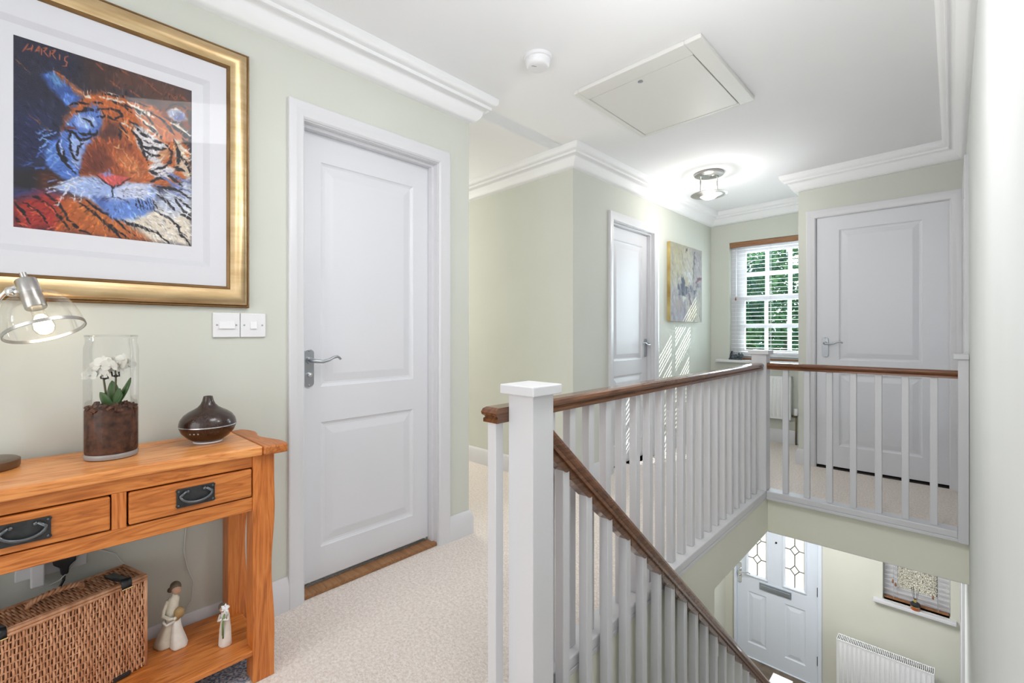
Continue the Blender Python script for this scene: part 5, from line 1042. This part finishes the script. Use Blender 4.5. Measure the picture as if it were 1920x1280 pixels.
# ================================================================== OUTSIDE
S('trim_4', box(-9, 9, 5.9, 26, -2.75, -2.62), noisy('lawn', (.03,.07,.015), (.09,.16,.04), 3, .9))
def leafmat(name, a, b):
    m = bpy.data.materials.new(name); m.use_nodes = True; nt = m.node_tree; nt.nodes.clear()
    o = N(m, 'ShaderNodeOutputMaterial'); d = N(m, 'ShaderNodeBsdfDiffuse'); t = N(m, 'ShaderNodeBsdfTranslucent'); mx = N(m, 'ShaderNodeMixShader'); mx.inputs[0].default_value = .45
    tc = N(m, 'ShaderNodeTexCoord'); n = N(m, 'ShaderNodeTexNoise'); n.inputs['Scale'].default_value = 1.8; n.inputs['Detail'].default_value = 6; LK(m, tc.outputs['Object'], n.inputs['Vector'])
    r = N(m, 'ShaderNodeValToRGB'); r.color_ramp.elements[0].position = .35; r.color_ramp.elements[1].position = .65; r.color_ramp.elements[0].color = (*a, 1); r.color_ramp.elements[1].color = (*b, 1)
    LK(m, n.outputs[0], r.inputs[0]); LK(m, r.outputs[0], d.inputs[0]); LK(m, r.outputs[0], t.inputs[0]); LK(m, d.outputs[0], mx.inputs[1]); LK(m, t.outputs[0], mx.inputs[2]); LK(m, mx.outputs[0], o.inputs[0]); return m
M_tree = leafmat('tree_foliage', (.012,.055,.042), (.075,.16,.055))
M_trunk = noisy('tree_bark', (.06,.045,.03), (.13,.10,.07), 14, .9, .6)
def tree(lab, x, y, zc, rx, rz_, n_, seed, group='trees outside the landing window'):
    t = thing('tree', lab, 'tree', (x, y, -2.62), group=None)
    r = np.random.RandomState(seed); v = r.normal(size=(n_, 3)); v /= np.linalg.norm(v, axis=1)[:, None]
    lump = 1 + .22*np.sin(v[:, 0]*5 + seed)*np.cos(v[:, 2]*4) + .15*np.sin(v[:, 1]*9 + v[:, 2]*7)
    rad = (r.rand(n_)**.33)*lump; C = v*rad[:, None]*np.array([rx, rx*.8, rz_]) + np.array([0, 0, zc+2.62])
    a = r.normal(size=(n_, 3)); a /= np.linalg.norm(a, axis=1)[:, None]; b = np.cross(a, r.normal(size=(n_, 3))); b /= np.linalg.norm(b, axis=1)[:, None]
    s_ = (.05 + .06*r.rand(n_))[:, None]; V = np.stack([C - a*s_*1.2, C + b*s_*.55, C + a*s_*1.2, C - b*s_*.55], 1).reshape(-1, 3)
    me = bpy.data.meshes.new('crown'); me.vertices.add(len(V)); me.vertices.foreach_set('co', V.ravel()); me.loops.add(n_*4); me.loops.foreach_set('vertex_index', np.arange(n_*4)); me.polygons.add(n_); me.polygons.foreach_set('loop_start', np.arange(n_)*4); me.polygons.foreach_set('loop_total', np.full(n_, 4)); me.update(calc_edges=True)
    me.materials.append(M_tree); o = bpy.data.objects.new('crown', me); COL.objects.link(o); o.parent = t; o['kind'] = 'stuff'
    MB().tube([(0,0,0), (.05,0,1.2), (0,.05,zc+2.62)], [.16,.12,.05], 10).build('trunk', M_trunk, t, smooth=True)
tree('leafy green tree on the left, seen through the landing window', -4.4, 12.0, .9, 1.5, 2.8, 10000, 1)
tree('leafy green tree on the right, seen through the landing window', -1.55, 13.6, 1.2, 1.5, 3.0, 10000, 2)
tree('bigger leafy tree further back between the two nearer trees outside', -4.0, 17.2, 1.9, 2.0, 3.8, 10000, 3)
